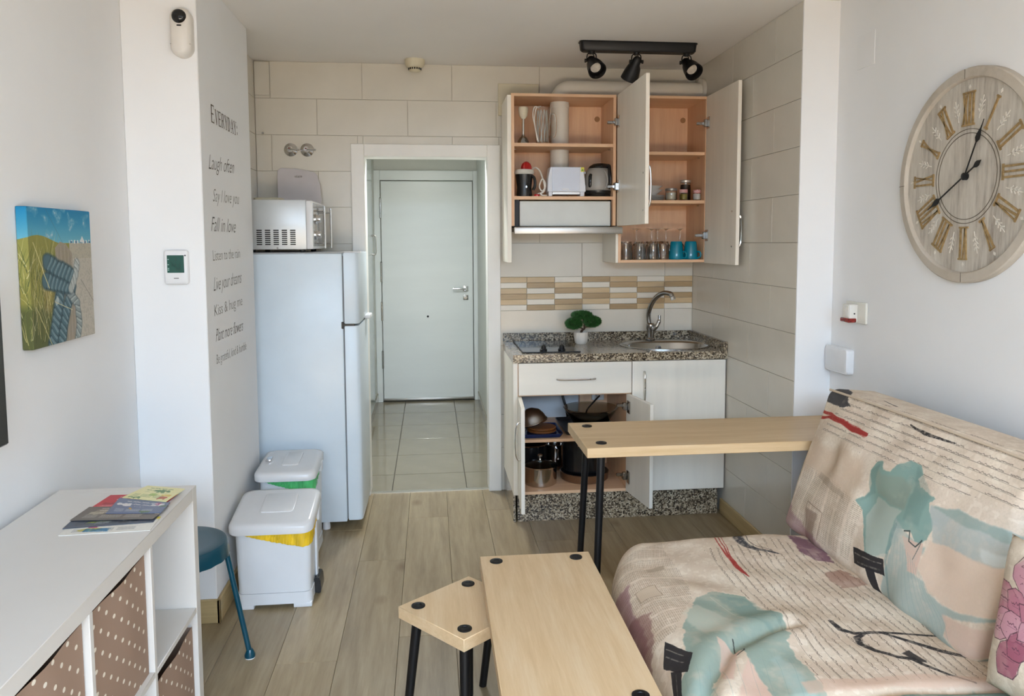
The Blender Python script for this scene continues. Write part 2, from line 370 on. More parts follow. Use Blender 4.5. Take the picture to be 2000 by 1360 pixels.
# glossy side door with a bar handle in the left hallway wall
d2 = struct('door_2', box(B(), HX0, HX0+.022, 5.05, 6.75, .10, 2.30, .003, 1), plain('glossy_pale_door', (.52, .58, .56), .12), (HX0, 5.05, .1)); WL[d2] = Vector((HX0, 5.05, .1))
bm = B(); tube(bm, smooth_path([(HX0+.02, 6.60, 1.55), (HX0+.055, 6.60, 1.55), (HX0+.06, 6.60, 1.475), (HX0+.055, 6.60, 1.40), (HX0+.02, 6.60, 1.40)], 5), .006, 8); part('pull_handle', bm, STEEL, d2)
for y, z in ((5.95, 1.83), (6.05, .57)):
    bm = B(); cyl(bm, (HX0+.02, y, z), (HX0+.028, y, z), .012, n=12); part('screw_cap', bm, BLACK, d2)
# ============================================================ UPPER CABINETS
def board_hole(x0, x1, y0, y1, z0, z1, cx, cy, r, n=32):
    bm = B(); rr = []
    for z in (z0, z1):
        o4 = [bm.verts.new(p+(z,)) for p in ((x0, y0), (x1, y0), (x1, y1), (x0, y1))]; inn = [bm.verts.new((cx+r*math.cos(2*PI*i/n), cy+r*math.sin(2*PI*i/n), z)) for i in range(n)]
        bmesh.ops.triangle_fill(bm, use_beauty=True, use_dissolve=False, edges=[bm.edges.new((o4[i], o4[(i+1) % 4])) for i in range(4)]+[bm.edges.new((inn[i], inn[(i+1) % n])) for i in range(n)]); rr.append((o4, inn))
    for k, m in ((0, 4), (1, n)):
        for i in range(m): bm.faces.new((rr[0][k][i], rr[0][k][(i+1) % m], rr[1][k][(i+1) % m], rr[1][k][i]))
    return bm
HOLECAP = plain('brown_cap', S('a5794f')[:3], .5)
def hinge_at(parent, x, y, z, s=1):
    """cup hinge: arm on the cabinet side and plate on the open door"""
    bm = B(); box(bm, x-.055, x-.004, y-.008, y+.008, z-.008, z+.008, .002, 1); box(bm, x-.02, x-.002, y-.03, y-.004, z-.02, z+.02, .003, 1)
    box(bm, x-.004, x+.001, y-.06, y-.02, z-.032, z+.032, .001, 1)
    return part('hinge', bm, DARKCHROME, parent)
def bow_handle(parent, a, b, out, r=.005, m=None):
    a, b, out = Vector(a), Vector(b), Vector(out); bm = B()
    p = [a, a+out*.45]+[a.lerp(b, t)+out*(.72+.28*math.sin(PI*t)) for t in (.12, .3, .5, .7, .88)]+[b+out*.45, b]
    tube(bm, smooth_path(p, 5), r, 8); return part('handle', bm, m or CHROME, parent)
UF, UB, UT = 4.25, 4.572, 2.30
uc1 = root('wall_cabinet', (.735, 4.41, 1.60), 'open wall cabinet over the cooker hood, holding toaster and kettle', 'cabinet', 'wall cabinets above the counter')
bm = B(); box(bm, .422, .444, UF-.004, UB, 1.385, 2.29, .001, 1); part('end_panel', bm, WHITEMEL, uc1, 'white end panel')
for x0 in (.4445, 1.0095):
    bm = B(); box(bm, x0, x0+.016, UF, UB, 1.585, 2.285); part('side_panel', bm, BEECH, uc1)
bm = board_hole(.4445, 1.0255, UF, UB, 2.285, 2.30, .741, 4.44, .0545); part('top_panel', bm, BEECHH, uc1)
bm = B(); box(bm, .4605, 1.0095, UB-.012, UB, 1.748, 2.285); part('back_panel', bm, BEECH, uc1)
for zt in (2.035, 1.747):
    bm = board_hole(.4605, 1.0095, UF+.004, UB-.012, zt-.018, zt, .741, 4.44, .0545); part('shelf', bm, BEECHH, uc1)
bm = B(); cyl(bm, (.985, UB-.0125, 2.215), (.985, UB-.0145, 2.215), .016, n=20); part('screw_cover', bm, HOLECAP, uc1)
for x, z in ((1.0, 2.008), (.466, 2.008)):
    bm = B(); cyl(bm, (x-.006, UF+.06, z), (x+.01, UF+.06, z), .004, n=8); part('shelf_pin', bm, CHROME, uc1)
dm = B(); box(dm, 1.030, 1.049, UF-.575, UF-.004, 1.583, 2.298, .001, 1); dmo = part('door', dm, WHITEMEL, uc1, 'white door swung open')
bow_handle(dmo, (1.049, UF-.555, 1.86), (1.049, UF-.555, 1.67), (.016, 0, 0))
hinge_at(dmo, 1.030, UF, 2.15); hinge_at(dmo, 1.030, UF, 1.80)
for z in (1.83, 1.65):
    bm = B(); cyl(bm, (1.0302, UF-.54, z), (1.0292, UF-.54, z), .005, n=10); part('screw', bm, DARKCHROME, dmo)
uc2 = root('wall_cabinet', (1.29, 4.41, 1.38), 'open wall cabinet in the corner, holding jars, glasses and mugs', 'cabinet', 'wall cabinets above the counter')
bm = B(); box(bm, 1.0255, 1.040, UF-.004, UB, 1.379, 1.582, .001, 1); part('end_panel', bm, WHITEMEL, uc2, 'white end panel')
for x0, z1 in ((1.040, 2.285), (1.5335, 2.285)):
    bm = B(); box(bm, x0, x0+.016, UF, UB, 1.379, z1); part('side_panel', bm, BEECH, uc2)
bm = B(); box(bm, 1.040, 1.5495, UF, UB, 2.285, 2.30, .001, 1); part('top_panel', bm, BEECHH, uc2)
bm = B(); box(bm, 1.056, 1.5335, UB-.012, UB, 1.395, 2.285); part('back_panel', bm, BEECH, uc2)
bm = B(); box(bm, 1.056, 1.5335, UF, UB, 1.379, 1.395, .001, 1); part('bottom_panel', bm, BEECHH, uc2)
for zt in (1.995, 1.727):
    bm = B(); box(bm, 1.056, 1.5335, UF+.004, UB-.012, zt-.018, zt, .001, 1); part('shelf', bm, BEECHH, uc2)
bm = B(); cyl(bm, (1.505, UB-.0125, 2.215), (1.505, UB-.0145, 2.215), .016, n=20); part('screw_cover', bm, HOLECAP, uc2)
for z in (1.97, 1.70):
    bm = B(); cyl(bm, (1.522, UF+.09, z), (1.536, UF+.09, z), .004, n=8); part('shelf_pin', bm, CHROME, uc2)
dm = B(); box(dm, 1.536, 1.555, UF-.455, UF-.004, 1.376, 2.298, .001, 1); dmo = part('door', dm, WHITEMEL, uc2, 'tall white door swung open')
bow_handle(dmo, (1.555, UF-.435, 1.63), (1.555, UF-.435, 1.47), (.018, 0, 0))
hinge_at(dmo, 1.536, UF, 2.15); hinge_at(dmo, 1.536, UF, 1.53)
for z in (1.65, 1.47):
    bm = B(); cyl(bm, (1.5362, UF-.40, z), (1.5352, UF-.40, z), .005, n=10); part('screw', bm, DARKCHROME, dmo)
# cooker hood under the left cabinet
hd = root('cooker_hood', (.755, 4.4, 1.54), 'white cooker hood with a brushed steel visor under the open cabinet', 'cooker hood')
bm = B(); box(bm, .492, 1.001, UF+.02, UB-.02, 1.583, 1.722, .003, 1); part('body', bm, plain('pale_grey_panel', (.68, .70, .67), .4), hd)
bm = B(); box(bm, .455, 1.054, 4.20, 4.236, 1.540, 1.578, .004, 2); part('visor', bm, STEEL, hd, 'brushed steel visor')
bm = B(); box(bm, .462, 1.02, 4.236, UB-.01, 1.552, 1.580, .002, 1); part('tray', bm, STEEL, hd)
for fx0, fx1 in ((.4606, .4918), (1.0012, 1.0094)):
    bm = B(); box(bm, fx0, fx1, UF+.04, UB-.02, 1.583, 1.728); part('filler', bm, BLACK, hd)
for x in (.56, .84):
    bm = B(); lathe(bm, [(.04, 0), (.04, -.006), (.02, -.011)], (x, 4.33, 1.552), 20); part('lamp_cover', bm, CREAMPL, hd)
# exhaust duct
bm = B()
tube(bm, [(.741, 4.44, 1.75), (.741, 4.44, 2.26)]+[(.741+.062*(1-math.cos(t)), 4.44, 2.295+.062*math.sin(t)) for t in [PI/2*k/8 for k in range(9)]]+[(1.55, 4.44, 2.357), (XR-.002, 4.44, 2.357)], .053, 28)
dk = solo('exhaust_duct', bm, PVC, (.741, 4.44, 1.75), 'cream round exhaust duct rising through the cabinet and along its top', 'duct')
bm = B(); cyl(bm, (XR-.022, 4.44, 2.368), (XR-.002, 4.44, 2.368), .066, n=28); part('wall_collar', bm, PVC, dk)
bm = B(); lathe(bm, [(.055, 0), (.055, .02)], (.741, 4.44, 2.255), 28); part('joint_ring', bm, PVC, dk)
bm = B(); lathe(bm, [(.056, 0), (.056, .012)], (.741, 4.44, 1.7475), 28); part('base_ring', bm, PVC, dk)
# cover plate behind the cabinet corner, and the one in the far left corner
bm = B(); box(bm, .402, .64, YB-.012, YB, 2.23, 2.413, .002, 1); solo('cover_plate', bm, CREAMPL, (.52, YB, 2.32), 'yellowed cover plate on the wall behind the open cabinet top', 'cover plate')
bm = B(); box(bm, -.968, -.885, YB-.012, YB, 2.325, 2.508, .002, 1); solo('cover_plate', bm, TILE, (-.93, YB, 2.42), 'small cream cover plate in the far left corner under the ceiling', 'cover plate')
# ============================================================ BASE CABINETS
LF, LB, LT, LZ = 4.02, 4.56, .865, .15
bc1 = root('base_cabinet', (.74, 4.3, .15), 'white base cabinet under the hob with both lower doors open', 'cabinet', 'base cabinets')
bm = B(); box(bm, .425, .449, LF-.002, LB, .15, LT, .001, 1); part('end_panel', bm, WHITEMEL, bc1)
for x0 in (.4495, 1.0405):
    bm = B(); box(bm, x0, x0+.016, LF+.001, LB, .15, LT); part('side_panel', bm, BEECH, bc1)
bm = B(); box(bm, .4655, 1.0405, LF+.001, LB-.01, .15, .166, .001, 1); part('bottom_panel', bm, BEECHH, bc1)
bm = B(); box(bm, .4655, 1.0405, LF+.012, LB-.01, .430, .446, .001, 1); part('shelf', bm, BEECHH, bc1)
bm = B(); box(bm, .4655, 1.0405, LF+.001, LB-.01, .684, .700); part('rail', bm, BEECHH, bc1)
bm = B(); box(bm, .4655, .875, LB-.012, LB, .166, LT); part('back_panel', bm, plain('bluish_white_board', (.62, .66, .70), .6), bc1, 'white back board')
bm = B(); box(bm, .875, 1.0405, LB-.06, LB, .166, LT); part('back_board', bm, BEECH, bc1)
bm = B(); box(bm, .452, 1.058, LF-.020, LF-.001, .692, .862, .0015, 1); dr = part('drawer', bm, WHITEH, bc1, 'closed white drawer front')
bow_handle(dr, (.655, LF-.020, .775), (.859, LF-.020, .775), (0, -.024, 0), .005)
def lower_door(x, width, ang, sgn, lab):
    """door hinged on a vertical line at (x, LF), swung open by ang"""
    w = width; bm = B(); box(bm, 0, .019, -w, 0, .153, .685, .001, 1)
    bmesh.ops.rotate(bm, cent=(0, 0, 0), matrix=RZ(ang), verts=bm.verts); bmesh.ops.translate(bm, vec=(x, LF-.003, 0), verts=bm.verts)
    return part('door', bm, WHITEMEL, bc1, lab)
dl = lower_door(.449, .298, R(-3.5), -1, 'left door swung open')
bow_handle(dl, (.433, 3.765, .602), (.433, 3.765, .415), (-.026, -.002, 0), .004)
drr = lower_door(1.034, .298, R(9), 1, 'right door swung open')
for z in (.62, .24):
    bm = B(); box(bm, .985, 1.03, LF+.0, LF+.016, z-.008, z+.008, .002, 1); box(bm, 1.012, 1.034, LF-.03, LF, z-.02, z+.02, .003, 1); box(bm, 1.034, 1.040, LF-.065, LF-.02, z-.033, z+.033, .001, 1); part('hinge', bm, DARKCHROME, drr)
bc2 = root('base_cabinet', (1.32, 4.3, .15), 'white base cabinet under the sink with its tall door shut', 'cabinet', 'base cabinets')
for x0 in (1.0570, 1.561):
    bm = B(); box(bm, x0, x0+.016, LF+.001, LB, .15, LT); part('side_panel', bm, BEECH, bc2)
bm = B(); box(bm, 1.073, 1.561, LF+.001, LB, .15, .166); part('bottom_panel', bm, BEECHH, bc2)
bm = B(); box(bm, 1.062, 1.577, LF-.020, LF-.001, .153, .862, .0015, 1); dr2 = part('door', bm, WHITEMEL, bc2)
bow_handle(dr2, (1.126, LF-.020, .805), (1.126, LF-.020, .645), (0, -.024, 0), .005)
# plinth, worktop, upstands
bm = B(); box(bm, .447, 1.555, 4.033, 4.052, 0, .150, .001, 1); pl = solo('plinth_board', bm, GRAN, (1.0, 4.04, 0), 'speckled granite plinth board under the base cabinets', 'plinth')
bm = B(); box(bm, .425, .437, 4.03, 4.55, 0, .149, .001, 1); part('return_board', bm, GRAN, pl)
def sink_ring(s, z, cx=1.325, cy=4.275, n=48, leaf=1.0, w0=.262, d0=.212):
    out = []
    for i in range(n):
        t = 2*PI*i/n; c, s_ = math.cos(t), math.sin(t)
        x = abs(c)**lerp(.72, .86, leaf)*math.copysign(1, c); y = abs(s_)**lerp(.72, 1.08, leaf)*math.copysign(1, s_)
        out.append((cx+w0*s*x, cy+d0*s*y, z))
    return out
wt = B(); rings_ = []
for zz in (.866, .908):
    o4 = [wt.verts.new(p+(zz,)) for p in ((.422, 3.995), (XR-.001, 3.995), (XR-.001, 4.572), (.422, 4.572))]; inn = [wt.verts.new(p) for p in sink_ring(.93, zz)]
    ed = [wt.edges.new((o4[i], o4[(i+1) % 4])) for i in range(4)]+[wt.edges.new((inn[i], inn[(i+1) % 48])) for i in range(48)]
    bmesh.ops.triangle_fill(wt, use_beauty=True, use_dissolve=False, edges=ed); rings_.append((o4, inn))
for i in range(4): wt.faces.new((rings_[0][0][i], rings_[0][0][(i+1) % 4], rings_[1][0][(i+1) % 4], rings_[1][0][i]))
for i in range(48): wt.faces.new((rings_[0][1][i], rings_[0][1][(i+1) % 48], rings_[1][1][(i+1) % 48], rings_[1][1][i]))
wto = solo('worktop', wt, GRAN, (1.0, 4.28, .866), 'polished speckled granite worktop with sink and hob', 'worktop', smooth=0)
bm = B(); box(bm, .422, XR-.001, 4.552, 4.572, .908, .957, .001, 1); part('upstand', bm, GRAN, wto)
bm = B(); box(bm, XR-.021, XR-.001, 3.995, 4.552, .908, .957, .001, 1); part('upstand', bm, GRAN, wto)
# hob
hb = root('hob', (.63, 4.28, .908), 'black glass hob with two black knobs at its front', 'hob')
bm = B(); box(bm, .482, .790, 4.06, 4.53, .9085, .9135, .002, 1); part('glass_plate', bm, GLOSSBLACK, hb)
bm = B(); box(bm, .479, .484, 4.058, 4.532, .9083, .9140, .001, 1); box(bm, .479, .793, 4.056, 4.061, .9083, .9140, .001, 1); part('trim', bm, BLACK, hb)
RING = plain('hob_ring_print', (.10, .10, .10), .2)
for x, y, r in ((.635, 4.42, .075), (.635, 4.25, .055)):
    bm = B(); lathe(bm, [(r, 0), (r, .0004), (r-.003, .0004), (r-.003, 0)], (x, y, .9135), 40, cap0=False, cap1=False); part('cooking_zone', bm, RING, hb)
for x in (.600, .700):
    bm = B(); lathe(bm, [(.020, 0), (.020, .006), (.015, .009), (.013, .024), (.009, .028)], (x, 4.115, .9135), 20); box(bm, x-.004, x+.004, 4.10, 4.13, .92, .946, .002, 1); part('knob', bm, BLACK, hb)
# sink: boat shaped rim round a basin
sk = root('kitchen_sink', (1.33, 4.28, .908), 'stainless steel inset sink with curved rim', 'sink')
bas = lambda s, z, lf=.35: sink_ring(s, z, 1.335, 4.262, 48, lf, .235, .158)
bm = B(); loft(bm, [sink_ring(1, .9085), sink_ring(1, .913), sink_ring(.975, .9145), sink_ring(.94, .912), bas(1, .910), bas(.96, .900), bas(.90, .79), bas(.80, .765), bas(.15, .757)], cap0=False)
part('basin', bm, plain('sink_steel', (.46, .45, .43), .22, 1, var=.1, scale=30, stretch=(.05, 1, 1)), sk, smooth=60)
bm = B(); lathe(bm, [(.035, 0), (.035, .004), (.025, .006), (.012, .003)], (1.33, 4.265, .758), 24); part('drain', bm, CHROME, sk)
bm = B(); lathe(bm, [(.017, 0), (.017, .006), (.011, .006), (.010, .001)], (1.325, 4.412, .872), 20, axis=(0, -1, .1)); part('overflow', bm, DARKCHROME, sk)
# mixer tap
fx, fy = 1.295, 4.475
tp = root('mixer_tap', (fx, fy, .9145), 'chrome swan neck mixer tap standing behind the sink', 'tap')
bm = B(); lathe(bm, [(.028, 0), (.028, .006), (.022, .012), (.021, .055), (.026, .07), (.026, .092), (.018, .10)], (fx, fy, .9145), 24); part('body', bm, DARKCHROME, tp)
bm = B(); tube(bm, smooth_path([(fx-.008, fy, 1.0), (fx-.014, fy-.01, 1.08), (fx+.006, fy-.05, 1.155), (fx+.04, fy-.10, 1.197), (fx+.075, fy-.14, 1.196), (fx+.082, fy-.15, 1.18)], 6), .0145, 12); part('spout', bm, DARKCHROME, tp)
bm = B(); lathe(bm, [(.0145, 0), (.0155, .016)], (fx+.084, fy-.152, 1.178), 16, axis=(.25, -.35, -.9)); part('aerator', bm, CHROME, tp)
bm = B(); tube(bm, smooth_path([(fx+.012, fy-.02, .975), (fx+.03, fy-.03, 1.0), (fx+.043, fy-.032, 1.03), (fx+.046, fy-.03, 1.062)], 5), [.013]*6+[.012]*5+[.009]*5, 10); part('lever', bm, DARKCHROME, tp)
# ============================================================ THINGS IN THE UPPER CABINETS
def up(n, loc, *a, **k): return root(n, loc, *a, **k)
CREAM = plain('cream_plastic', (.74, .66, .50), .35); RED = plain('red_plastic', (.50, .02, .02), .3)
BLACKPL = plain('black_plastic', (.015, .015, .016), .25); CORDW = plain('white_cord', (.78, .74, .68), .45)
z = 2.0355
t = up('blender_stick', (.516, 4.30, z), 'stick blender shaft standing on its steel bell, cream coupling up', 'stick blender')
bm = B(); lathe(bm, [(.032, 0), (.031, .012), (.020, .032), (.009, .042), (.008, .05)], (.516, 4.30, z), 24); part('blade_guard', bm, DARKCHROME, t)
bm = B(); cyl(bm, (.516, 4.30, z+.045), (.516, 4.30, z+.145), .0065, n=14); part('shaft', bm, CHROME, t)
bm = B(); lathe(bm, [(.010, .135), (.022, .150), (.026, .175), (.026, .195), (.022, .200)], (.516, 4.30, z), 24); part('coupling', bm, CREAM, t)
t = up('measuring_jug', (.625, 4.30, z), 'clear measuring jug with a white cord coiled inside, beside the duct', 'jug')
bm = B(); lathe(bm, [(.034, 0), (.050, .195), (.0475, .195), (.032, .004), (.001, .004)], (.622, 4.30, z), 28, cap0=True, cap1=True); part('jug_body', bm, GLASS, t)
bm = B(); tube(bm, smooth_path([(.668, 4.30, z+.165), (.692, 4.30, z+.16), (.698, 4.30, z+.10), (.690, 4.30, z+.045), (.662, 4.30, z+.04)], 5), .005, 8); part('handle', bm, GLASS, t)
bm = B()
for k in range(9):
    a = k*.7; pts = [(.622+.030*math.cos(a+u*.8)*(1-.25*abs(u-.5)), 4.30+.028*math.sin(a+u*.8), z+.012+.17*u) for u in [i/6 for i in range(7)]]
    tube(bm, pts, .003, 6)
part('coiled_cord', bm, CORDW, t)
bm = B(); tube(bm, smooth_path([(.60, 4.27, z+.19), (.575, 4.265, z+.195), (.565, 4.265, z+.15), (.578, 4.262, z+.08), (.59, 4.262, z+.01)], 6), .003, 6); tube(bm, smooth_path([(.61, 4.27, z+.20), (.582, 4.262, z+.185), (.574, 4.262, z+.11), (.595, 4.258, z+.006)], 6), .003, 6); part('loose_cord', bm, CORDW, t)
z = 1.7475
t = up('citrus_juicer', (.522, 4.31, z), 'black citrus juicer with a white collar and red cone', 'juicer')
bm = B(); lathe(bm, [(.042, 0), (.044, .01), (.040, .05), (.047, .105), (.049, .125)], (.522, 4.31, z), 28); part('body', bm, BLACKPL, t)
bm = B(); lathe(bm, [(.051, .122), (.055, .132), (.050, .147), (.03, .150)], (.522, 4.31, z), 28); part('collar', bm, plain('off_white_plastic', (.72, .69, .62), .3), t)
bm = B()
n = 36; rg = []
for h, rr in ((.148, .028), (.165, .027), (.18, .022), (.19, .012), (.194, .003)):
    rg.append([(.535+rr*(1+.10*math.cos(8*2*PI*i/n))*math.cos(2*PI*i/n), 4.32+rr*(1+.10*math.cos(8*2*PI*i/n))*math.sin(2*PI*i/n), z+h) for i in range(n)])
loft(bm, rg); part('cone', bm, RED, t)
bm = B(); tube(bm, smooth_path([(.556, 4.29, z+.118), (.575, 4.285, z+.10), (.578, 4.284, z+.06), (.568, 4.288, z+.035)], 5), .008, 8); part('handle', bm, BLACKPL, t)
bm = B(); box(bm, .524, .532, 4.262, 4.272, z+.045, z+.058, .002, 1); part('switch', bm, CHROME, t)
bm = B(); tube(bm, smooth_path([(.565, 4.36, z+.04), (.572, 4.33, z+.15), (.60, 4.30, z+.15), (.622, 4.29, z+.10), (.632, 4.285, z+.05), (.617, 4.283, z+.03), (.603, 4.283, z+.055), (.618, 4.283, z+.095), (.636, 4.283, z+.07), (.628, 4.283, z+.028), (.60, 4.285, z+.016), (.585, 4.285, z+.010)], 7), .0042, 8); part('cord', bm, CORDW, t)
bm = B(); tube(bm, smooth_path([(.605, 4.275, z+.018), (.615, 4.272, z+.006), (.635, 4.272, z+.005), (.642, 4.278, z+.006)], 5), .004, 8); part('cord_end', bm, CORDW, t)
bm = B(); lathe(bm, [(.016, 0), (.016, .009), (.008, .013)], (.587, 4.268, z), 18); solo('bottle_cap', bm, RED, (.587, 4.268, z), 'small red cap lying between the juicer and the toaster', 'cap')
# toaster
t = up('toaster', (.755, 4.31, z), 'white two slice toaster on feet with a yellow sticker', 'toaster')
TW_ = plain('white_toaster_plastic', (.74, .76, .82), .3)
ty0, ty1 = 4.27, 4.36
def trap(y): return [(.651, y, z+.024), (.857, y, z+.024), (.862, y, z+.03), (.856, y, z+.10), (.846, y, z+.158), (.842, y, z+.162), (.664, y, z+.162), (.660, y, z+.158), (.649, y, z+.10), (.646, y, z+.03)]
def inset(r, k, y):
    cx = .754; cz = z+.093; return [(cx+(p[0]-cx)*k, y, cz+(p[2]-cz)*k) for p in r]
bm = B(); loft(bm, [inset(trap(0), .97, ty0), trap(ty0+.006), trap(ty1-.006), inset(trap(0), .97, ty1)]); part('body', bm, TW_, t)
bm = B(); box(bm, .672, .826, ty0-.003, ty0+.002, z+.03, z+.160, .001, 1); part('side_plate', bm, plain('pale_blue_white_plate', (.66, .70, .80), .25), t)
for x0, x1 in ((.652, .674), (.828, .854)):
    bm = B(); box(bm, x0, x1, ty0+.002, ty1-.002, z, z+.026, .003, 1); part('foot', bm, TW_, t)
bm = B(); box(bm, .69, .82, ty0+.025, ty0+.04, z+.1595, z+.1625); box(bm, .69, .82, ty0+.05, ty0+.065, z+.1595, z+.1625); part('bread_slot', bm, BLACK, t)
bm = B(); box(bm, .832, .851, ty0-.0012, ty0-.0002, z+.135, z+.160); part('sticker', bm, plain('yellow_label', (.75, .66, .08), .5), t, 'yellow sticker with a green triangle')
bm = B(); prism(bm, [(.835, z+.140), (.848, z+.140), (.8415, z+.153)], lambda a, b: (a, ty0-.0014, b), lambda a, b: (a, ty0-.0020, b)); part('triangle_mark', bm, plain('green_mark', (.10, .30, .04), .5), t)
bm = B(); box(bm, .725, .765, ty0-.0045, ty0-.003, z+.036, z+.043, .0006, 1); part('badge', bm, plain('bright_badge', (.85, .86, .9), .3), t)
bm = B(); box(bm, .856, .868, 4.305, 4.325, z+.128, z+.140, .003, 1); part('lever', bm, TW_, t)
bm = B(); lathe(bm, [(.011, 0), (.011, .010)], (.858, 4.315, z+.055), 16, axis=(1, 0, 0)); part('dial', bm, TW_, t)
bm = B(); box(bm, .676, .83, ty0+.008, ty1-.01, z+.012, z+.024); part('crumb_tray', bm, STEEL, t)
# kettle
t = up('electric_kettle', (.955, 4.34, z), 'grey electric kettle with black handle and lid, right of the toaster', 'kettle')
KG = plain('grey_kettle_plastic', (.36, .34, .31), .35)
kx, ky = .948, 4.35
def kring(rx, ry, zz, sh=0, n=28): return [(kx+sh+rx*math.cos(2*PI*i/n), ky+ry*math.sin(2*PI*i/n), z+zz) for i in range(n)]
bm = B(); loft(bm, [kring(.078, .070, .036), kring(.083, .074, .045), kring(.083, .073, .085), kring(.078, .069, .12), kring(.068, .06, .145), kring(.055, .049, .162), kring(.042, .038, .168)]); part('body', bm, KG, t, smooth=60)
bm = B(); loft(bm, [kring(.072, .066, 0), kring(.076, .07, .008), kring(.074, .068, .016), kring(.079, .071, .02), kring(.080, .072, .0362)]); part('base', bm, BLACKPL, t)
bm = B(); loft(bm, [kring(.058, .052, .160), kring(.056, .050, .172, .004), kring(.040, .036, .186, .01), kring(.012, .012, .190, .014)]); part('lid', bm, BLACKPL, t, smooth=60)
bm = B(); tube(bm, smooth_path([(.985, 4.33, z+.172), (1.003, 4.315, z+.168), (1.0015, 4.29, z+.12), (1.0035, 4.29, z+.075), (.994, 4.30, z+.045)], 6), [.012]*8+[.011]*17, 10); part('handle', bm, BLACKPL, t)
bm = B(); tube(bm, smooth_path([(.962, 4.287, z+.150), (.978, 4.276, z+.125), (.984, 4.274, z+.09), (.976, 4.277, z+.052), (.962, 4.279, z+.042)], 6), .004, 8); part('handle_trim', bm, KG, t)
wv = B(); tube(wv, [(.893, 4.303, z+.056), (.891, 4.299, z+.064), (.891, 4.299, z+.112), (.897, 4.304, z+.122)], .010, 10); part('water_window', wv, GLOSSBLACK, t)
# ---- right cabinet, middle shelf
z = 1.7275
PORC = plain('white_porcelain', (.74, .74, .72), .15)
pz = z+.0003
for i in range(4):
    bm = B(); lathe(bm, [(.045, 0), (.048, .003), (.082, .010), (.083, .012), (.080, .012), (.046, .006), (.001, .006)], (1.272, 4.42, pz), 32)
    solo('plate', bm, PORC, (1.272, 4.42, pz), ['white plate at the bottom of the stack behind the open door', 'white plate second from the bottom of the stack behind the door', 'white plate third from the bottom of the stack behind the door', 'white plate on top of the stack, directly under the bowls'][i], 'plate', 'stack of plates'); pz += .0075
pz += .006
for i in range(2):
    bm = B(); lathe(bm, [(.030, 0), (.032, .004), (.060, .026), (.066, .030), (.063, .030), (.030, .007), (.001, .006)], (1.275, 4.42, pz), 32)
    solo('bowl', bm, PORC, (1.275, 4.42, pz), ['lower white bowl on the plate stack', 'upper white bowl on the plate stack'][i], 'bowl', 'bowls on the plates'); pz += .022
def jar(name, x, y, r, h, fill, fillh, lidm, lab, lidh=.012, neck=.85, fillr=.92):
    t = root(name, (x, y, z), lab, 'jar')
    bm = B(); lathe(bm, [(r*.92, 0), (r, .005), (r, h*.72), (r*neck, h*.86), (r*neck, h), (r*neck-.002, h), (r*neck-.002, h*.86), (r-.003, h*.70), (r-.003, .006), (.001, .005)], (x, y, z), 28); part('glass_body', bm, GLASS, t)
    bm = B(); lathe(bm, [(r*fillr*.9, .0062), (r*fillr-.0012, .009), (r*fillr-.0012, fillh), (.001, fillh)], (x, y, z), 24); part('contents', bm, fill, t)
    bm = B(); lathe(bm, [(r*neck+.002, h-.006), (r*neck+.003, h-.004), (r*neck+.003, h+lidh-.003), (r*neck, h+lidh)], (x, y, z), 28); part('lid', bm, lidm, t)
    return t
m_, t_, b_ = newmat('red_gingham'); ck = nd(t_, 'TexChecker', i_Scale=240.0); t_.links.new(coords(t_), ck.inputs[0]); ck.inputs[1].default_value = (.55, .03, .03, 1); ck.inputs[2].default_value = (.8, .72, .7, 1); t_.links.new(ck.outputs[0], b_.inputs['Base Color']); GING = m_
jar('storage_jar', 1.366, 4.33, .032, .062, plain('cream_powder', (.72, .68, .56), .9), .045, plain('grey_lid', (.32, .31, .29), .35, .6), 'short glass jar of cream powder with a grey lid', .008, .96)
jar('spice_jar', 1.432, 4.31, .024, .050, plain('olive_spice', (.25, .20, .02), .8), .036, GING, 'squat glass jar of olive yellow contents with red gingham lid', .013, .85)
jar('coffee_jar', 1.468, 4.385, .030, .112, plain('dark_coffee', (.030, .012, .006), .7), .095, plain('silver_lid', (.62, .58, .52), .35, .5), 'tall jar of dark coffee with a pale lid, behind the gingham lids', .010, .93, .96)
jar('salt_jar', 1.510, 4.31, .0215, .048, plain('white_salt', (.88, .87, .85), .9), .038, GING, 'small glass jar of white salt with red gingham lid', .013, .85)
# ---- right cabinet, bottom: tumblers, stemware, mugs
z = 1.3955
def tumbler(x, y, lab):
    bm = B(); n = 32; rg = []
    for h, rr in ((0, .036), (.004, .037), (.05, .0345), (.09, .031), (.102, .029)): rg.append((rr, h))
    prof = rg+[(.001, .102), (.001, .090), (.0265, .089), (.031, .05), (.0335, 0)]
    lathe(bm, prof, (x, y, z), n, cap0=False, cap1=False)
    for v in bm.verts:
        dx, dy = v.co.x-x, v.co.y-y; a = math.atan2(dy, dx); k = 1+.035*math.cos(10*a) if .01 < v.co.z-z < .088 else 1
        v.co.x, v.co.y = x+dx*k, y+dy*k
    bmesh.ops.remove_doubles(bm, verts=bm.verts, dist=1e-5)
    return solo('tumbler', bm, GLASS, (x, y, z), lab, 'glass', 'upturned tumblers')
for x, y, lab in ((1.101, 4.31, 'upturned fluted tumbler at the left end of the front row'), (1.180, 4.31, 'upturned fluted tumbler second from the left in the front row'), (1.258, 4.305, 'upturned fluted tumbler third from the left in the front row'), (1.325, 4.335, 'upturned tumbler next to the teal mugs'), (1.125, 4.395, 'upturned tumbler behind the leftmost front tumbler'), (1.222, 4.395, 'upturned tumbler behind the front row, between two tumblers')): tumbler(x, y, lab)
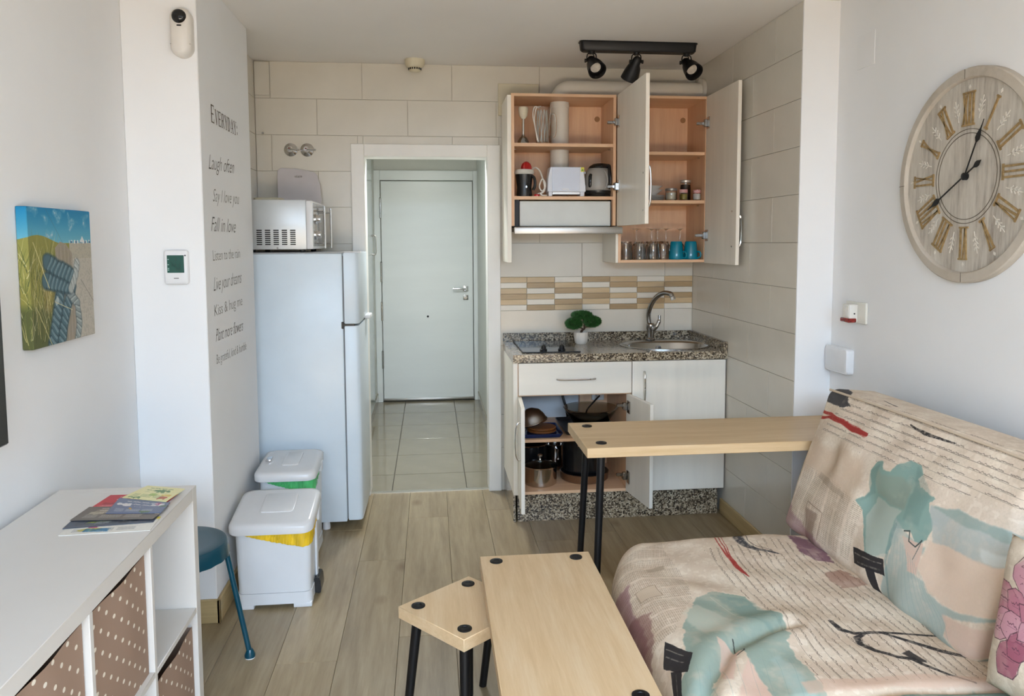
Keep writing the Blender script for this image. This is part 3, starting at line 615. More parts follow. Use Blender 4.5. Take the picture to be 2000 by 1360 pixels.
def wineglass(x, y, lab):
    bm = B(); lathe(bm, [(.029, 0), (.036, .03), (.034, .06), (.018, .088), (.006, .098), (.0042, .11), (.0042, .165), (.012, .173), (.034, .1755), (.034, .177), (.001, .179)], (x, y, z), 28, cap0=False)
    bmesh.ops.remove_doubles(bm, verts=bm.verts, dist=1e-5)
    return solo('wine_glass', bm, GLASS, (x, y, z), lab, 'wine glass', 'upturned wine glasses')
for x, y, lab in ((1.205, 4.475, 'upturned stemmed glass farthest left of the back row'), (1.29, 4.45, 'upturned stemmed glass second from left in the back row'), (1.345, 4.52, 'upturned stemmed glass at the back, third from the left'), (1.37, 4.43, 'upturned stemmed glass just left of the left teal mug'), (1.462, 4.455, 'upturned stemmed glass behind the two teal mugs')): wineglass(x, y, lab)
TEAL = plain('teal_glaze', (.0, .20, .30), .12)
def mug(x, y, lab):
    t = root('mug', (x, y, z), lab, 'mug', 'upturned teal mugs')
    bm = B(); lathe(bm, [(.042, 0), (.0425, .004), (.040, .03), (.034, .090), (.032, .098), (.030, .102), (.001, .102)], (x, y, z), 32, cap0=True); part('cup', bm, TEAL, t)
    bm = B(); tube(bm, [(x+(.047+.017*math.cos(a))*.70, y-(.047+.017*math.cos(a))*.71, z+.026+.018*math.sin(a)) for a in [PI*1.15-PI*2.0*k/16*1.12 for k in range(17)]], .0048, 8); part('handle', bm, TEAL, t)
mug(1.394, 4.31, 'upturned teal mug on the left'); mug(1.478, 4.31, 'upturned teal mug on the right, nearest the open door')
# ============================================================ ON THE COUNTER: BONSAI
bz = .9085; bx, by = .862, 4.40
t = root('potted_bonsai', (bx, by, bz), 'small artificial bonsai in a ribbed white pot beside the hob', 'plant')
bm = B(); n = 40; rg = []
for h, rr in ((0, .030), (.008, .036), (.035, .040), (.066, .040), (.068, .037), (.058, .036)): rg.append([(bx+rr*(1+.03*math.cos(10*2*PI*i/n))*math.cos(2*PI*i/n), by+rr*(1+.03*math.cos(10*2*PI*i/n))*math.sin(2*PI*i/n), bz+h) for i in range(n)])
loft(bm, rg); part('pot', bm, plain('matt_white_pot', (.72, .68, .62), .6), t)
bm = B(); lathe(bm, [(.0355, 0), (.03, .003), (.001, .004)], (bx, by, bz+.058), 20); part('soil', bm, plain('soil', (.03, .02, .012), .95), t)
BARK = plain('bark', (.05, .028, .016), .9, bmp=.3)
bm = B(); tube(bm, smooth_path([(bx, by, bz+.06), (bx+.004, by, bz+.075), (bx+.018, by-.004, bz+.088), (bx+.018, by, bz+.11), (bx+.012, by, bz+.15)], 6), [.0075]*8+[.006]*10+[.004]*7, 8)
tube(bm, smooth_path([(bx+.012, by, bz+.085), (bx-.01, by-.005, bz+.094), (bx-.045, by-.006, bz+.10)], 5), .004, 6); tube(bm, smooth_path([(bx+.018, by, bz+.095), (bx+.05, by, bz+.10), (bx+.07, by, bz+.115)], 5), .004, 6); part('trunk', bm, BARK, t)
LEAF = plain('dark_green_needles', (.025, .11, .02), .6, var=.4, scale=60)
def tuft(c, rx, ry, rz, n):
    bm = B()
    for i in range(n):
        a = random.uniform(0, 2*PI); u = random.uniform(-1, 1); s = math.sqrt(1-u*u); r = random.uniform(.55, 1)**.5
        p = Vector((c[0]+rx*r*s*math.cos(a), c[1]+ry*r*s*math.sin(a), c[2]+rz*r*u)); d = Vector((s*math.cos(a)/rx*.03+random.uniform(-.5, .5), s*math.sin(a)/ry*.03+random.uniform(-.5, .5), u+random.uniform(-.3, .8))).normalized()
        q, w = frame_of(d); L = random.uniform(.008, .015); k = .0016
        v = [bm.verts.new(p+q*k), bm.verts.new(p-q*k*.5+w*k), bm.verts.new(p-q*k*.5-w*k), bm.verts.new(p+d*L)]
        for f in ((0, 1, 3), (1, 2, 3), (2, 0, 3)): bm.faces.new([v[j] for j in f])
    return bm
for c, r in (((bx-.045, by-.006, bz+.118), (.047, .038, .028)), ((bx+.003, by, bz+.166), (.060, .046, .020)), ((bx+.064, by, bz+.128), (.050, .040, .029))):
    part('foliage', tuft(c, *r, 3000), LEAF, t, kind='stuff', smooth=0)
# ============================================================ IN THE BASE CABINET
z = .4465
def tray(name, x0, x1, y0, y1, m, lab):
    bm = B(); loft(bm, [[(a, b, z+h) for a, b in rrect(x0+i, x1-i, y0+i, y1-i, .02)] for h, i in ((0, .012), (.020, 0), (.022, 0), (.022, .004), (.006, .014), (.005, .02))])
    return solo(name, bm, m, ((x0+x1)/2, (y0+y1)/2, z), lab, 'tray')
tray('baking_tray', .47, .700, 4.05, 4.32, plain('blue_enamel', (.006, .02, .09), .2), 'dark blue tray on the cabinet shelf under the boards')
tray('oven_tray', .715, 1.02, 4.09, 4.45, plain('black_enamel', (.010, .010, .011), .3), 'black tray on the cabinet shelf under the glass bowl')
BOARDW = wood('brown_board', [(.3, '5a2f12'), (.6, '8a5424')], (2, 30, 30), .5, shade=.05)
for i, (zz, r, lab) in enumerate(((z+.0075, .082, 'lower round wooden board on the blue tray'), (z+.0215, .080, 'upper round wooden board with a strainer leaning on it'))):
    bm = B(); lathe(bm, [(r-.004, 0), (r, .004), (r, .009), (r-.004, .013)], (.600, 4.19, zz), 36); solo('round_board', bm, BOARDW, (.600, 4.19, zz), lab, 'board', 'round wooden boards')
# tilted steel strainer resting on the boards
t = root('strainer', (.555, 4.19, z+.04), 'steel strainer bowl turned over on the round boards', 'strainer')
tl = Matrix.Rotation(R(-16), 3, 'Y')
bm = B(); lathe(bm, [(.078, 0), (.080, .003), (.077, .006), (.070, .03), (.052, .058), (.02, .075), (.001, .077)], (0, 0, 0), 32, cap0=False); bmesh.ops.transform(bm, matrix=tl.to_4x4(), verts=bm.verts, space=Matrix()); bmesh.ops.translate(bm, vec=(.553, 4.19, z+.060), verts=bm.verts)
part('mesh_bowl', bm, plain('steel_mesh', (.34, .30, .26), .3, 1, bmp=.5, bscale=700), t, smooth=60)
bm = B(); lathe(bm, [(.082, -.002), (.084, .001), (.082, .004), (.079, .001)], (0, 0, 0), 40, cap0=False, cap1=False); bmesh.ops.transform(bm, matrix=tl.to_4x4(), verts=bm.verts, space=Matrix()); bmesh.ops.translate(bm, vec=(.553, 4.19, z+.060), verts=bm.verts); part('rim', bm, CHROME, t)
bm = B(); tube(bm, [(.50, 4.10, z+.042), (.482, 4.06, z+.03), (.475, 4.045, z+.028)], .004, 8); part('handle', bm, CHROME, t)
# glass bowl
bm = B(); lathe(bm, [(.088, 0), (.093, .004), (.1515, .098), (.153, .100), (.1515, .1015), (.1495, .099), (.0905, .0055), (.001, .002)], (.885, 4.24, z+.0225), 44)
solo('glass_bowl', bm, DGLASS, (.885, 4.24, z+.0225), 'large clear glass mixing bowl on the cabinet shelf', 'bowl', smooth=60)
bm = B(); tube(bm, smooth_path([(.79, 4.53, .70), (.772, 4.52, .66), (.768, 4.50, .60), (.785, 4.49, .53), (.80, 4.50, .47), (.80, 4.50, .448)], 6), .008, 10); solo('gas_hose', bm, BLACKPL, (.79, 4.5, .45), 'black hose bending down the back of the base cabinet', 'hose')
so = root('wall_socket', (.985, LB-.061, .59), 'white socket with a plug at the back of the base cabinet', 'socket')
bm = B(); box(bm, .945, 1.02, LB-.072, LB-.0605, .555, .63, .003, 1); part('plate', bm, WHITEPL, so)
bm = B(); lathe(bm, [(.018, 0), (.018, .02), (.012, .035)], (.985, LB-.072, .59), 18, axis=(0, -1, 0)); part('plug', bm, WHITEPL, so)
bm = B(); tube(bm, smooth_path([(.985, LB-.105, .588), (.965, LB-.12, .575), (.935, LB-.12, .54), (.91, LB-.11, .50), (.905, LB-.09, .455)], 5), .005, 8); part('cable', bm, BLACKPL, so)
z = .1665
def pot(name, x, y, r, h, m, lab, lid=None, ground=None):
    zz = z if ground is None else ground
    t = root(name, (x, y, zz), lab, 'pot')
    bm = B(); lathe(bm, [(r-.008, 0), (r-.001, .006), (r, .014), (r, h-.003), (r+.003, h), (r-.002, h+.001), (r-.004, h-.004), (r-.004, .012), (.001, .008)], (x, y, zz), 40); part('pan_body', bm, m, t)
    if lid:
        bm = B(); lathe(bm, [(r+.002, h), (r+.003, h+.004), (r*.8, h+.018), (r*.35, h+.028), (.001, h+.030), (.001, h+.027), (r*.35, h+.025), (r*.8, h+.015), (r-.001, h+.001)], (x, y, zz), 40, cap0=False, cap1=False); lo = part('lid', bm, lid, t)
        bm = B(); lathe(bm, [(.010, h+.028), (.006, h+.034), (.006, h+.046), (.014, h+.052), (.014, h+.060), (.008, h+.064)], (x, y, zz), 18); part('knob', bm, CHROME, lo)
        bm = B(); lathe(bm, [(r+.0035, h-.001), (r+.0045, h+.003), (r+.001, h+.006)], (x, y, zz), 40, cap0=False, cap1=False); part('lid_rim', bm, CHROME, lo)
    return t
POTST = plain('polished_pot_steel', (.50, .46, .42), .14, 1, var=.1, scale=5); LIDG = glassy('smoked_lid_glass', (.35, .37, .38)); BLACKEN = plain('black_nonstick', (.010, .010, .011), .22)
COPPER = plain('brown_pan_base', (.20, .10, .05), .35, .5)
pt = pot('saucepan', .588, 4.165, .092, .100, POTST, 'polished steel saucepan with a glass lid, at the front left', LIDG)
pot('casserole', .565, 4.385, .092, .165, BLACKEN, 'dark casserole with a glass lid behind the steel saucepan', LIDG)
t = pot('stockpot', .845, 4.25, .115, .195, BLACKEN, 'tall black stockpot behind the bar table legs', ground=z+.0465)
bm = B(); box(bm, .838, .85, 4.118, 4.134, z+.16, z+.19, .004, 1); tube(bm, smooth_path([(.80, 4.142, z+.215), (.80, 4.115, z+.215), (.88, 4.115, z+.215), (.88, 4.142, z+.215)], 4), .006, 8); part('side_handle', bm, CHROME, t)
t = pot('frying_pan', .850, 4.235, .135, .045, COPPER, 'brown based wide pan underneath the black stockpot')
bm = B(); lathe(bm, [(.134, .044), (.120, .0445), (.001, .0445)], (.850, 4.235, z), 40); part('inner_coating', bm, BLACKEN, t)
t = pot('milk_pan', .712, 4.43, .055, .15, POTST, 'narrow steel pan with a thin handle behind the saucepans')
bm = B(); tube(bm, smooth_path([(.712, 4.375, z+.135), (.715, 4.33, z+.138), (.705, 4.28, z+.130), (.695, 4.20, z+.122)], 5), .0045, 8); part('handle', bm, CHROME, t)
# ============================================================ CEILING LIGHT, DETECTORS, VALVES
tl = root('track_light', (1.075, 3.99, ZC), 'black ceiling bar with three swivel spotlights', 'ceiling light')
bm = B(); loft(bm, [[(a, b, ZC+h) for a, b in rrect(.766+i, 1.384-i, 3.955+i*.6, 4.025-i*.6, .02)] for h, i in ((-.001, 0), (-.006, 0), (-.007, .004), (-.042, .008), (-.050, .016))]); part('ceiling_bar', bm, BLACK, tl)
LENS = plain('frosted_lens', (.62, .56, .48), .4, var=.15, scale=60)
def spot(x, aim, lab):
    y = 3.99; top = Vector((x, y, ZC-.050)); piv = Vector((x, y, ZC-.095)); d = Vector(aim).normalized()
    bm = B(); cyl(bm, top, top-Vector((0, 0, .012)), .018, .012, 14)
    for s in (-1, 1): tube(bm, smooth_path([top+Vector((0, 0, -.008)), top+Vector((s*.018, 0, -.010)), top+Vector((s*.024, 0, -.022)), piv+Vector((s*.024, 0, 0))], 5), .0032, 6)
    cyl(bm, piv-Vector((.032, 0, 0)), piv+Vector((.032, 0, 0)), .006, n=10)
    for s in (-1, 1): cyl(bm, piv+Vector((s*.028, 0, 0)), piv+Vector((s*.036, 0, 0)), .010, n=12)
    tube(bm, smooth_path([top+Vector((.004, 0, -.008)), top+Vector((.016, .012, -.022)), piv+Vector((.003, .016, .012)), piv], 5), .0025, 6)
    sp = part('bracket', bm, BLACK, tl)
    bm = B(); lathe(bm, [(.014, -.025), (.022, -.012), (.024, .012), (.034, .028), (.042, .060), (.047, .098), (.0445, .099), (.040, .066), (.036, .066), (.001, .066)], piv, 30, axis=d, cap0=True, cap1=False); bmesh.ops.remove_doubles(bm, verts=bm.verts, dist=1e-5)
    h = part('spot_head', bm, BLACK, tl)
    bm = B(); lathe(bm, [(.027, .0665), (.0265, .071), (.015, .073), (.001, .0735)], piv, 24, axis=d); part('lens', bm, LENS, h)
spot(.832, (.14, -.70, -.62), 'l'); spot(1.066, (-.24, .55, -.80), 'm'); spot(1.332, (.16, -.70, -.60), 'r')
sd = root('smoke_detector', (-.073, 4.475, ZC), 'cream round smoke detector on the ceiling before the doorway', 'smoke detector')
bm = B(); lathe(bm, [(.056, 0), (.056, -.012), (.052, -.028), (.046, -.038), (.034, -.044), (.033, -.058), (.026, -.064), (.001, -.066)], (-.073, 4.475, ZC), 32); part('housing', bm, CREAMPL, sd)
bm = B()
for k in range(16):
    a = 2*PI*k/16; c, s = math.cos(a), math.sin(a); p = Vector((-.073+.0335*c, 4.475+.0335*s, ZC-.051))
    box(bm, p.x-.0035, p.x+.0035, p.y-.0035, p.y+.0035, p.z-.005, p.z+.005)
part('vent_slot', bm, BLACK, sd)
for x, lab in ((-.779, 'left chrome stop valve on the tiled wall above the microwave'), (-.688, 'right chrome stop valve on the tiled wall above the microwave')):
    t = root('stop_valve', (x, YB, 2.023), lab, 'valve', 'chrome stop valves')
    bm = B(); lathe(bm, [(.038, 0), (.037, .006), (.026, .014), (.018, .018), (.016, .045), (.012, .050)], (x, YB, 2.023), 28, axis=(0, -1, 0)); part('rosette', bm, CHROME, t)
    bm = B(); tube(bm, smooth_path([(x, YB-.052, 2.023), (x+.02, YB-.056, 2.020), (x+.055, YB-.055, 2.017)], 5), [.008]*4+[.006]*7, 8); cyl(bm, (x, YB-.045, 2.023), (x, YB-.06, 2.023), .012, .010, 14); part('lever', bm, CHROME, t)
    bm = B(); cyl(bm, (x, YB-.0602, 2.025), (x, YB-.0615, 2.025), .004, n=10); part('colour_dot', bm, plain('blue_red_dot', (.20, .03, .03), .4), t)
bm = B(); cyl(bm, (-.93, YB+.002, 2.115), (-.93, YB-.006, 2.115), .006, n=12); solo('wall_plug', bm, DARKCHROME, (-.93, YB, 2.115), 'tiny screw head in the tiles left of the chrome valves', 'screw')
# ============================================================ FRIDGE, MICROWAVE
fr = root('fridge', (-.66, 4.29, 0), 'tall white fridge freezer seen from its side', 'fridge')
bm = B(); box(bm, -.955, -.447, 4.02, 4.55, .045, 1.443, .006, 2); part('body', bm, FRIDGEW, fr)
def fdoor(z0, z1):
    bm = B(); rg = []
    pts = [(-.440, 4.021), (-.385, 4.021), (-.372, 4.027), (-.365, 4.042), (-.362, 4.28), (-.365, 4.53), (-.372, 4.545), (-.385, 4.55), (-.440, 4.55)]
    loft(bm, [[(lerp(-.41, a, k), lerp(4.285, b, k2), zz) for a, b in pts] for zz, k, k2 in ((z0, .93, .99), (z0+.008, 1, 1), (z1-.008, 1, 1), (z1, .93, .99))])
    return part('door', bm, FRIDGEW, fr)
fd1 = fdoor(1.083, 1.446); fd2 = fdoor(.052, 1.072)
bm = B(); box(bm, -.447, -.440, 4.03, 4.54, .06, 1.43); part('gasket', bm, plain('grey_gasket', (.22, .23, .24), .7), fr)
bm = B(); box(bm, -.452, -.39, 4.022, 4.06, 1.071, 1.084, .002, 1); box(bm, -.456, -.445, 4.017, 4.05, 1.058, 1.094, .002, 1); part('hinge_bracket', bm, BLACKPL, fr)
bm = B(); box(bm, -.366, -.335, 4.34, 4.50, 1.076, 1.098, .006, 2); part('handle', bm, WHITEPL, fd1)
bm = B(); box(bm, -.44, -.355, 4.03, 4.08, 1.446, 1.453, .002, 1); part('hinge_cover', bm, WHITEPL, fr)
bm = B(); box(bm, -.955, -.45, 4.028, 4.54, 1.443, 1.449, .002, 1); part('top_panel', bm, plain('grey_top_trim', (.40, .41, .42), .5), fr)
for x, y in ((-.56, 4.06), (-.93, 4.06), (-.56, 4.5), (-.93, 4.5)):
    bm = B(); lathe(bm, [(.020, 0), (.020, .02), (.016, .046)], (x, y, 0), 16); part('foot', bm, WHITEPL, fr)
mw = root('microwave', (-.76, 4.27, 1.449), 'silver microwave on the fridge with slotted side vents', 'microwave')
SILV = plain('silver_paint', (.62, .64, .64), .35, .3, bmp=.03, bscale=500)
mz = 1.449
bm = B(); box(bm, -.935, -.625, 4.06, 4.50, mz+.014, mz+.266, .004, 2); part('body', bm, SILV, mw)
bm = B(); box(bm, -.625, -.592, 4.056, 4.504, mz+.016, mz+.262, .005, 2); part('front_frame', bm, WHITEPL, mw)
bm = B(); box(bm, -.5925, -.589, 4.07, 4.19, mz+.03, mz+.25); box(bm, -.5925, -.589, 4.195, 4.49, mz+.03, mz+.25); part('front_panel', bm, plain('mirror_front', (.30, .29, .27), .08, .8), mw)
bm = B()
for c in range(5):
    for r in range(8):
        y = 4.0585; x0 = -.872+c*.0415; z1 = mz+.115-r*.0102
        box(bm, x0, x0+.027, y, y+.004, z1-.0058, z1, .001, 1)
part('vent_slot', bm, BLACK, mw, kind='stuff')
bm = B(); cyl(bm, (-.770, 4.0605, mz+.022), (-.770, 4.057, mz+.022), .005, n=12); part('screw', bm, DARKCHROME, mw)
def hbar(y0):
    bm = B()
    cyl(bm, (-.553, y0, mz+.02), (-.553, y0, mz+.24), .006, n=12)
    for zz in (mz+.045, mz+.215): cyl(bm, (-.59, y0, zz), (-.553, y0, zz), .004, n=8)
    return bm
part('door_handle', hbar(4.21), CHROME, mw); part('door_handle', hbar(4.47), CHROME, mw)
for zz in (mz+.17, mz+.09):
    bm = B(); lathe(bm, [(.026, 0), (.026, .006), (.020, .012), (.018, .026)], (-.589, 4.13, zz), 24, axis=(1, 0, 0)); box(bm, -.570, -.560, 4.126, 4.134, zz-.016, zz+.016, .002, 1); part('dial', bm, CHROME, mw)
for x in (-.90, -.65):
    for y in (4.09, 4.46):
        bm = B(); lathe(bm, [(.014, 0), (.016, .0142)], (x, y, mz+.0002), 14); part('foot', bm, BLACKPL, mw)
# a white plastic seat lid leaning on the tiles behind the microwave, and a cream tray on it
bm = B()
ol = [(-.845, 0), (-.610, -.005), (-.606, .02), (-.617, .11), (-.634, .165), (-.655, .182), (-.74, .198), (-.835, .204), (-.853, .190), (-.852, .15)]
prism(bm, ol, lambda a, b: (a, 4.505+.058*b/.2*1.0, mz+.268+b), lambda a, b: (a, 4.515+.058*b/.2, mz+.268+b)); bmesh.ops.bevel(bm, geom=list(bm.edges), offset=.003, segments=2, affect='EDGES')
pb = solo('lid', bm, plain('lilac_white_plastic', (.62, .58, .585), .4), (-.73, 4.5, mz+.268), 'rounded white lid leaning on the tiles on top of the microwave', 'lid')
for i, (h, xo) in enumerate(((.008, 0), (.010, .009), (.008, .018), (.010, .026), (.008, .034))):
    bm = B(); box(bm, -.756+xo, -.751+xo, 4.540, 4.546, mz+.268+.150, mz+.268+.150+h); part('embossed_mark', bm, plain('grey_emboss', (.42, .40, .40), .5), pb)
bm = B(); loft(bm, [[(a, b, mz+.2665+h) for a, b in rrect(-.915+i, -.775-i, 4.20+i, 4.33-i, .02)] for h, i in ((0, .01), (.006, .002), (.016, 0), (.018, .003), (.010, .012))]); solo('soap_tray', bm, CREAMPL, (-.84, 4.26, mz+.2665), 'small cream plastic tray lying on top of the microwave', 'tray')
# ============================================================ BINS
BINW = plain('white_bin_plastic', (.74, .76, .78), .3, var=.02)
LIDW = plain('white_lid_plastic', (.70, .70, .70), .22, var=.02)
def bag_mat(name, c):
    m = plain(name, c, .3, var=.25, scale=30, bmp=.6, bscale=40, stretch=(1, 1, .4)); return m
def bin_thing(x0, x1, y0, y1, htop, lab, bag, sc, tw, bag_lab):
    t = root('pedal_bin', ((x0+x1)/2, (y0+y1)/2, 0), lab, 'bin', 'white pedal bins')
    rg = lambda z, i, dx=0: [(a, b, z) for a, b in rrect(x0+i, x1-i, y0+i, y1-i, .03)]
    bm = B(); loft(bm, [rg(.064, .004), rg(.066, -.0), rg(htop, -.006), rg(htop, .002)]); part('body', bm, BINW, t)
    # base skirt with a foot gap in front
    bm = B(); loft(bm, [rg(.018, -.004), rg(.0645, -.003)]); 
    gx0, gx1 = lerp(x0, x1, .22), lerp(x0, x1, .76)
    box(bm, x0-.004, gx0, y0-.004, y0+.06, 0, .02, .004, 2); box(bm, gx1, x1+.004, y0-.004, y0+.06, 0, .02, .004, 2)
    box(bm, x0, x0+.07, y1-.07, y1, 0, .02, .004, 2); box(bm, x1-.07, x1, y1-.07, y1, 0, .02, .004, 2)
    part('base', bm, BINW, t)
    # lid: rises to the back, folded rim
    def lr(z, i, s): return [(a, b, z+s*(b-y0)) for a, b in rrect(x0-.028+i, x1+.016-i, y0-.032+i, y1+.028-i, .045)]
    s = sc; h = htop+.001
    bm = B(); loft(bm, [lr(h-.002, .012, s), lr(h-.010, 0, s), lr(h+.016, 0, s), lr(h+.026, .006, s), lr(h+.030, .02, s)]); lo = part('lid', bm, LIDW, t, smooth=50)
    bm = B(); xa, xb, ya, yb = x0+.08, x1-.075, y0+.07, y1-.03
    loft(bm, [[(a, b, h+.0305+dz+s*(b-y0)) for a, b in rrect(xa+i, xb-i, ya+i, yb-i, .015)] for dz, i in ((-.002, 0), (.003, 0), (.005, .004))]); part('lid_panel', bm, LIDW, lo)
    # bag edge showing under the lid
    bm = B(); n = 60; pts = rrect(x0-.008, x1+.008, y0-.008, y1+.008, .034, 12); N = len(pts); top = []; bot = []; off = []
    keep = [p for p in pts if p[1] < y0+.10 or p[0] > x1-.02]
    def ang(p): return math.atan2(p[1]-(y0+y1)/2, p[0]-(x0+x1)/2)
    per = []
    for k in range(60): per.append((lerp(x0+.02, x1-.028, k/59), y0-.007))
    for k in range(1, 14): a = -PI/2+PI/2*k/13; per.append((x1-.028+.036*math.cos(a), y0+.028+.035*math.sin(a)))
    for k in range(1, 22): per.append((x1+.008, lerp(y0+.03, y0+.15, k/21)))
    M_ = len(per); rows = []
    for j in range(6):
        row = []
        for k, (a, b) in enumerate(per):
            u = k/(M_-1); dep = tw*(min(1, u/.62)**.8)*(1 if u < .72 else max(0, 1-(u-.72)/.28)**.8)+.018+.0018*math.sin(k*.45)*u+.001*math.sin(k*1.3)
            wr = .0025*math.sin(k*1.7+j)+.0015*math.sin(k*.6)
            nx, ny = (0, -1) if b < y0 and a < x1-.03 else ((1, 0) if b > y0+.03 else (.7, -.7))
            row.append(bm.verts.new((a+nx*(.002+abs(wr)), b+ny*(.002+abs(wr)), h+.003+s*(b-y0)-dep*j/5)))
        rows.append(row)
    for r0, r1 in zip(rows, rows[1:]):
        for k in range(M_-1): bm.faces.new((r0[k], r0[k+1], r1[k+1], r1[k]))
    part('bag', bm, bag, t, bag_lab)
    # back hinge lug and pedal on the right end
    bm = B(); box(bm, x1-.002, x1+.018, lerp(y0, y1, .62), lerp(y0, y1, .78), htop-.03, htop+.02, .005, 2); part('latch', bm, BINW, t)
    if htop > .4: return t
    bm = B(); ym = lerp(y0, y1, .52); prism(bm, [(0, .02), (.030, .012), (.036, .03), (.032, .075), (.02, .085), (0, .08)], lambda a, b: (x1+.001+a*.8, ym-.05, b), lambda a, b: (x1+.001+a*.8, ym+.05, b)); bmesh.ops.bevel(bm, geom=list(bm.edges), offset=.004, segments=2, affect='EDGES'); part('pedal', bm, BLACKPL, t, 'black foot pedal')
    bm = B(); box(bm, x1+.001, x1+.012, ym-.012, ym+.012, .075, htop-.02, .003, 1); part('pedal_rod', bm, BINW, t)
    return t
bin_thing(-.800, -.508, 3.172, 3.43, .337, 'white pedal bin in front, yellow bag showing under its lid', bag_mat('yellow_bag', (.78, .50, .02)), .17, .062, 'yellow plastic bag edge')
b2 = bin_thing(-.790, -.555, 3.60, 3.88, .420, 'white pedal bin behind, next to the fridge, green bag under its lid', bag_mat('green_bag', (.10, .55, .18)), .07, .055, 'green plastic bag edge')
bm = B(); box(bm, -.79, -.765, 3.72, 3.78, .461, .472, .004, 2); part('lid_catch', bm, CHROME, b2)
# ============================================================ BLUE STOOL
bs_ = root('stool', (-.895, 2.745, 0), 'dark teal metal stool with round seat and splayed legs behind the white shelf', 'stool')
TEALM = plain('petrol_blue_paint', (.003, .058, .092), .3, var=.05)
bm = B(); n = 72; rg = []
for r, z in ((.02, .4535), (.12, .4535), (.155, .458), (.166, .455), (.172, .446), (.173, .425), (.176, .402), (.172, .400), (.168, .42), (.16, .44), (.02, .445)):
    rg.append([(-.895+r*(1+(.012*math.cos(20*2*PI*i/n) if z < .43 and r > .165 else 0))*math.cos(2*PI*i/n), 2.745+r*(1+(.012*math.cos(20*2*PI*i/n) if z < .43 and r > .165 else 0))*math.sin(2*PI*i/n), z) for i in range(n)])
loft(bm, rg); part('seat', bm, TEALM, bs_)
for k in range(4):
    a = R(12+90*k); c, s = math.cos(a), math.sin(a); tp_ = Vector((-.895+.158*c, 2.745+.158*s, .437)); ft = Vector((-.895+.232*c, 2.745+.232*s, .012))
    bm = B(); tube(bm, [tp_, ft], .0095, 12); lg = part('leg', bm, TEALM, bs_)
    bm = B(); lathe(bm, [(.018, .003), (.019, .012), (.012, .028), (.010, .032)], (ft.x, ft.y, 0), 18); part('foot', bm, TEALM, lg)
    bm = B(); lathe(bm, [(.018, 0), (.018, .0031)], (ft.x, ft.y, 0), 18); part('glide', bm, WHITEPL, lg)
# ============================================================ WHITE SHELF UNIT WITH BASKETS
ks = root('shelf_unit', (-.907, 1.3, 0), 'low white cube shelf unit along the left wall', 'shelf')
KW = plain('white_foil', (.68, .65, .605), .35, var=.012)
KX0, KX1, KY1 = -1.102, -.712, 2.387; KY0 = KY1-1.47+.0
def kb(n, *a): bm = B(); box(bm, *a, .0012, 1); part(n, bm, KW, ks)
KY0 = .265
kb('top_panel', KX0, KX1, KY0, KY1-.038, .732, .770); kb('bottom_panel', KX0, KX1, KY0, KY1, 0, .038)
kb('side_panel', KX0, KX1, KY1-.038, KY1, .0385, .770); kb('side_panel', KX0, KX1, KY0, KY0+.038, .0385, .7315)
yy = KY1-.038; cells = []
for k in range(6):
    y0 = yy-.3365; cells.append((y0, yy))
    if k < 5: kb('divider', KX0, KX1-.001, y0-.017, y0, .0385, .7315)
    if y0 > .25: kb('shelf', KX0, KX1-.001, y0+.0003, yy-.0003, .389, .405)
    yy = y0-.017
m, t_, b_ = newmat('dotted_fabric'); v = coords(t_, (1, 1, 1)); sx = nd(t_, 'SeparateXYZ'); t_.links.new(v, sx.inputs[0])
def mth(t, op, a, b=None):
    n = nd(t, 'Math', operation=op)
    for i, q in enumerate((a, b)):
        if q is None: continue
        if isinstance(q, (int, float)): n.inputs[i].default_value = q
        else: t.links.new(q, n.inputs[i])
    return n.outputs[0]
# staggered dots on the front (Y,Z) face: two offset lattices
cell_, cellz = .068, .050
def lattice(oy, oz):
    a = mth(t_, 'SUBTRACT', mth(t_, 'FRACT', mth(t_, 'DIVIDE', mth(t_, 'ADD', sx.outputs[1], oy), cell_)), .5)
    b = mth(t_, 'SUBTRACT', mth(t_, 'FRACT', mth(t_, 'DIVIDE', mth(t_, 'ADD', sx.outputs[2], oz), cellz)), .5)
    return mth(t_, 'LESS_THAN', mth(t_, 'ADD', mth(t_, 'MULTIPLY', a, a), mth(t_, 'MULTIPLY', b, b)), .0095)
mk = mth(t_, 'MAXIMUM', lattice(5, 5), lattice(5+cell_/2, 5+cellz/2))
mx = nd(t_, 'Mix', data_type='RGBA'); t_.links.new(mk, mx.inputs[0]); mx.inputs[6].default_value = S('9d826f'); mx.inputs[7].default_value = S('e6dccb'); t_.links.new(mx.outputs[2], b_.inputs['Base Color']); b_.inputs['Roughness'].default_value = .85
n_ = nd(t_, 'TexNoise', i_Scale=500.0); t_.links.new(v, n_.inputs['Vector']); bump(t_, b_, n_.outputs[0], .2)
DOT = m
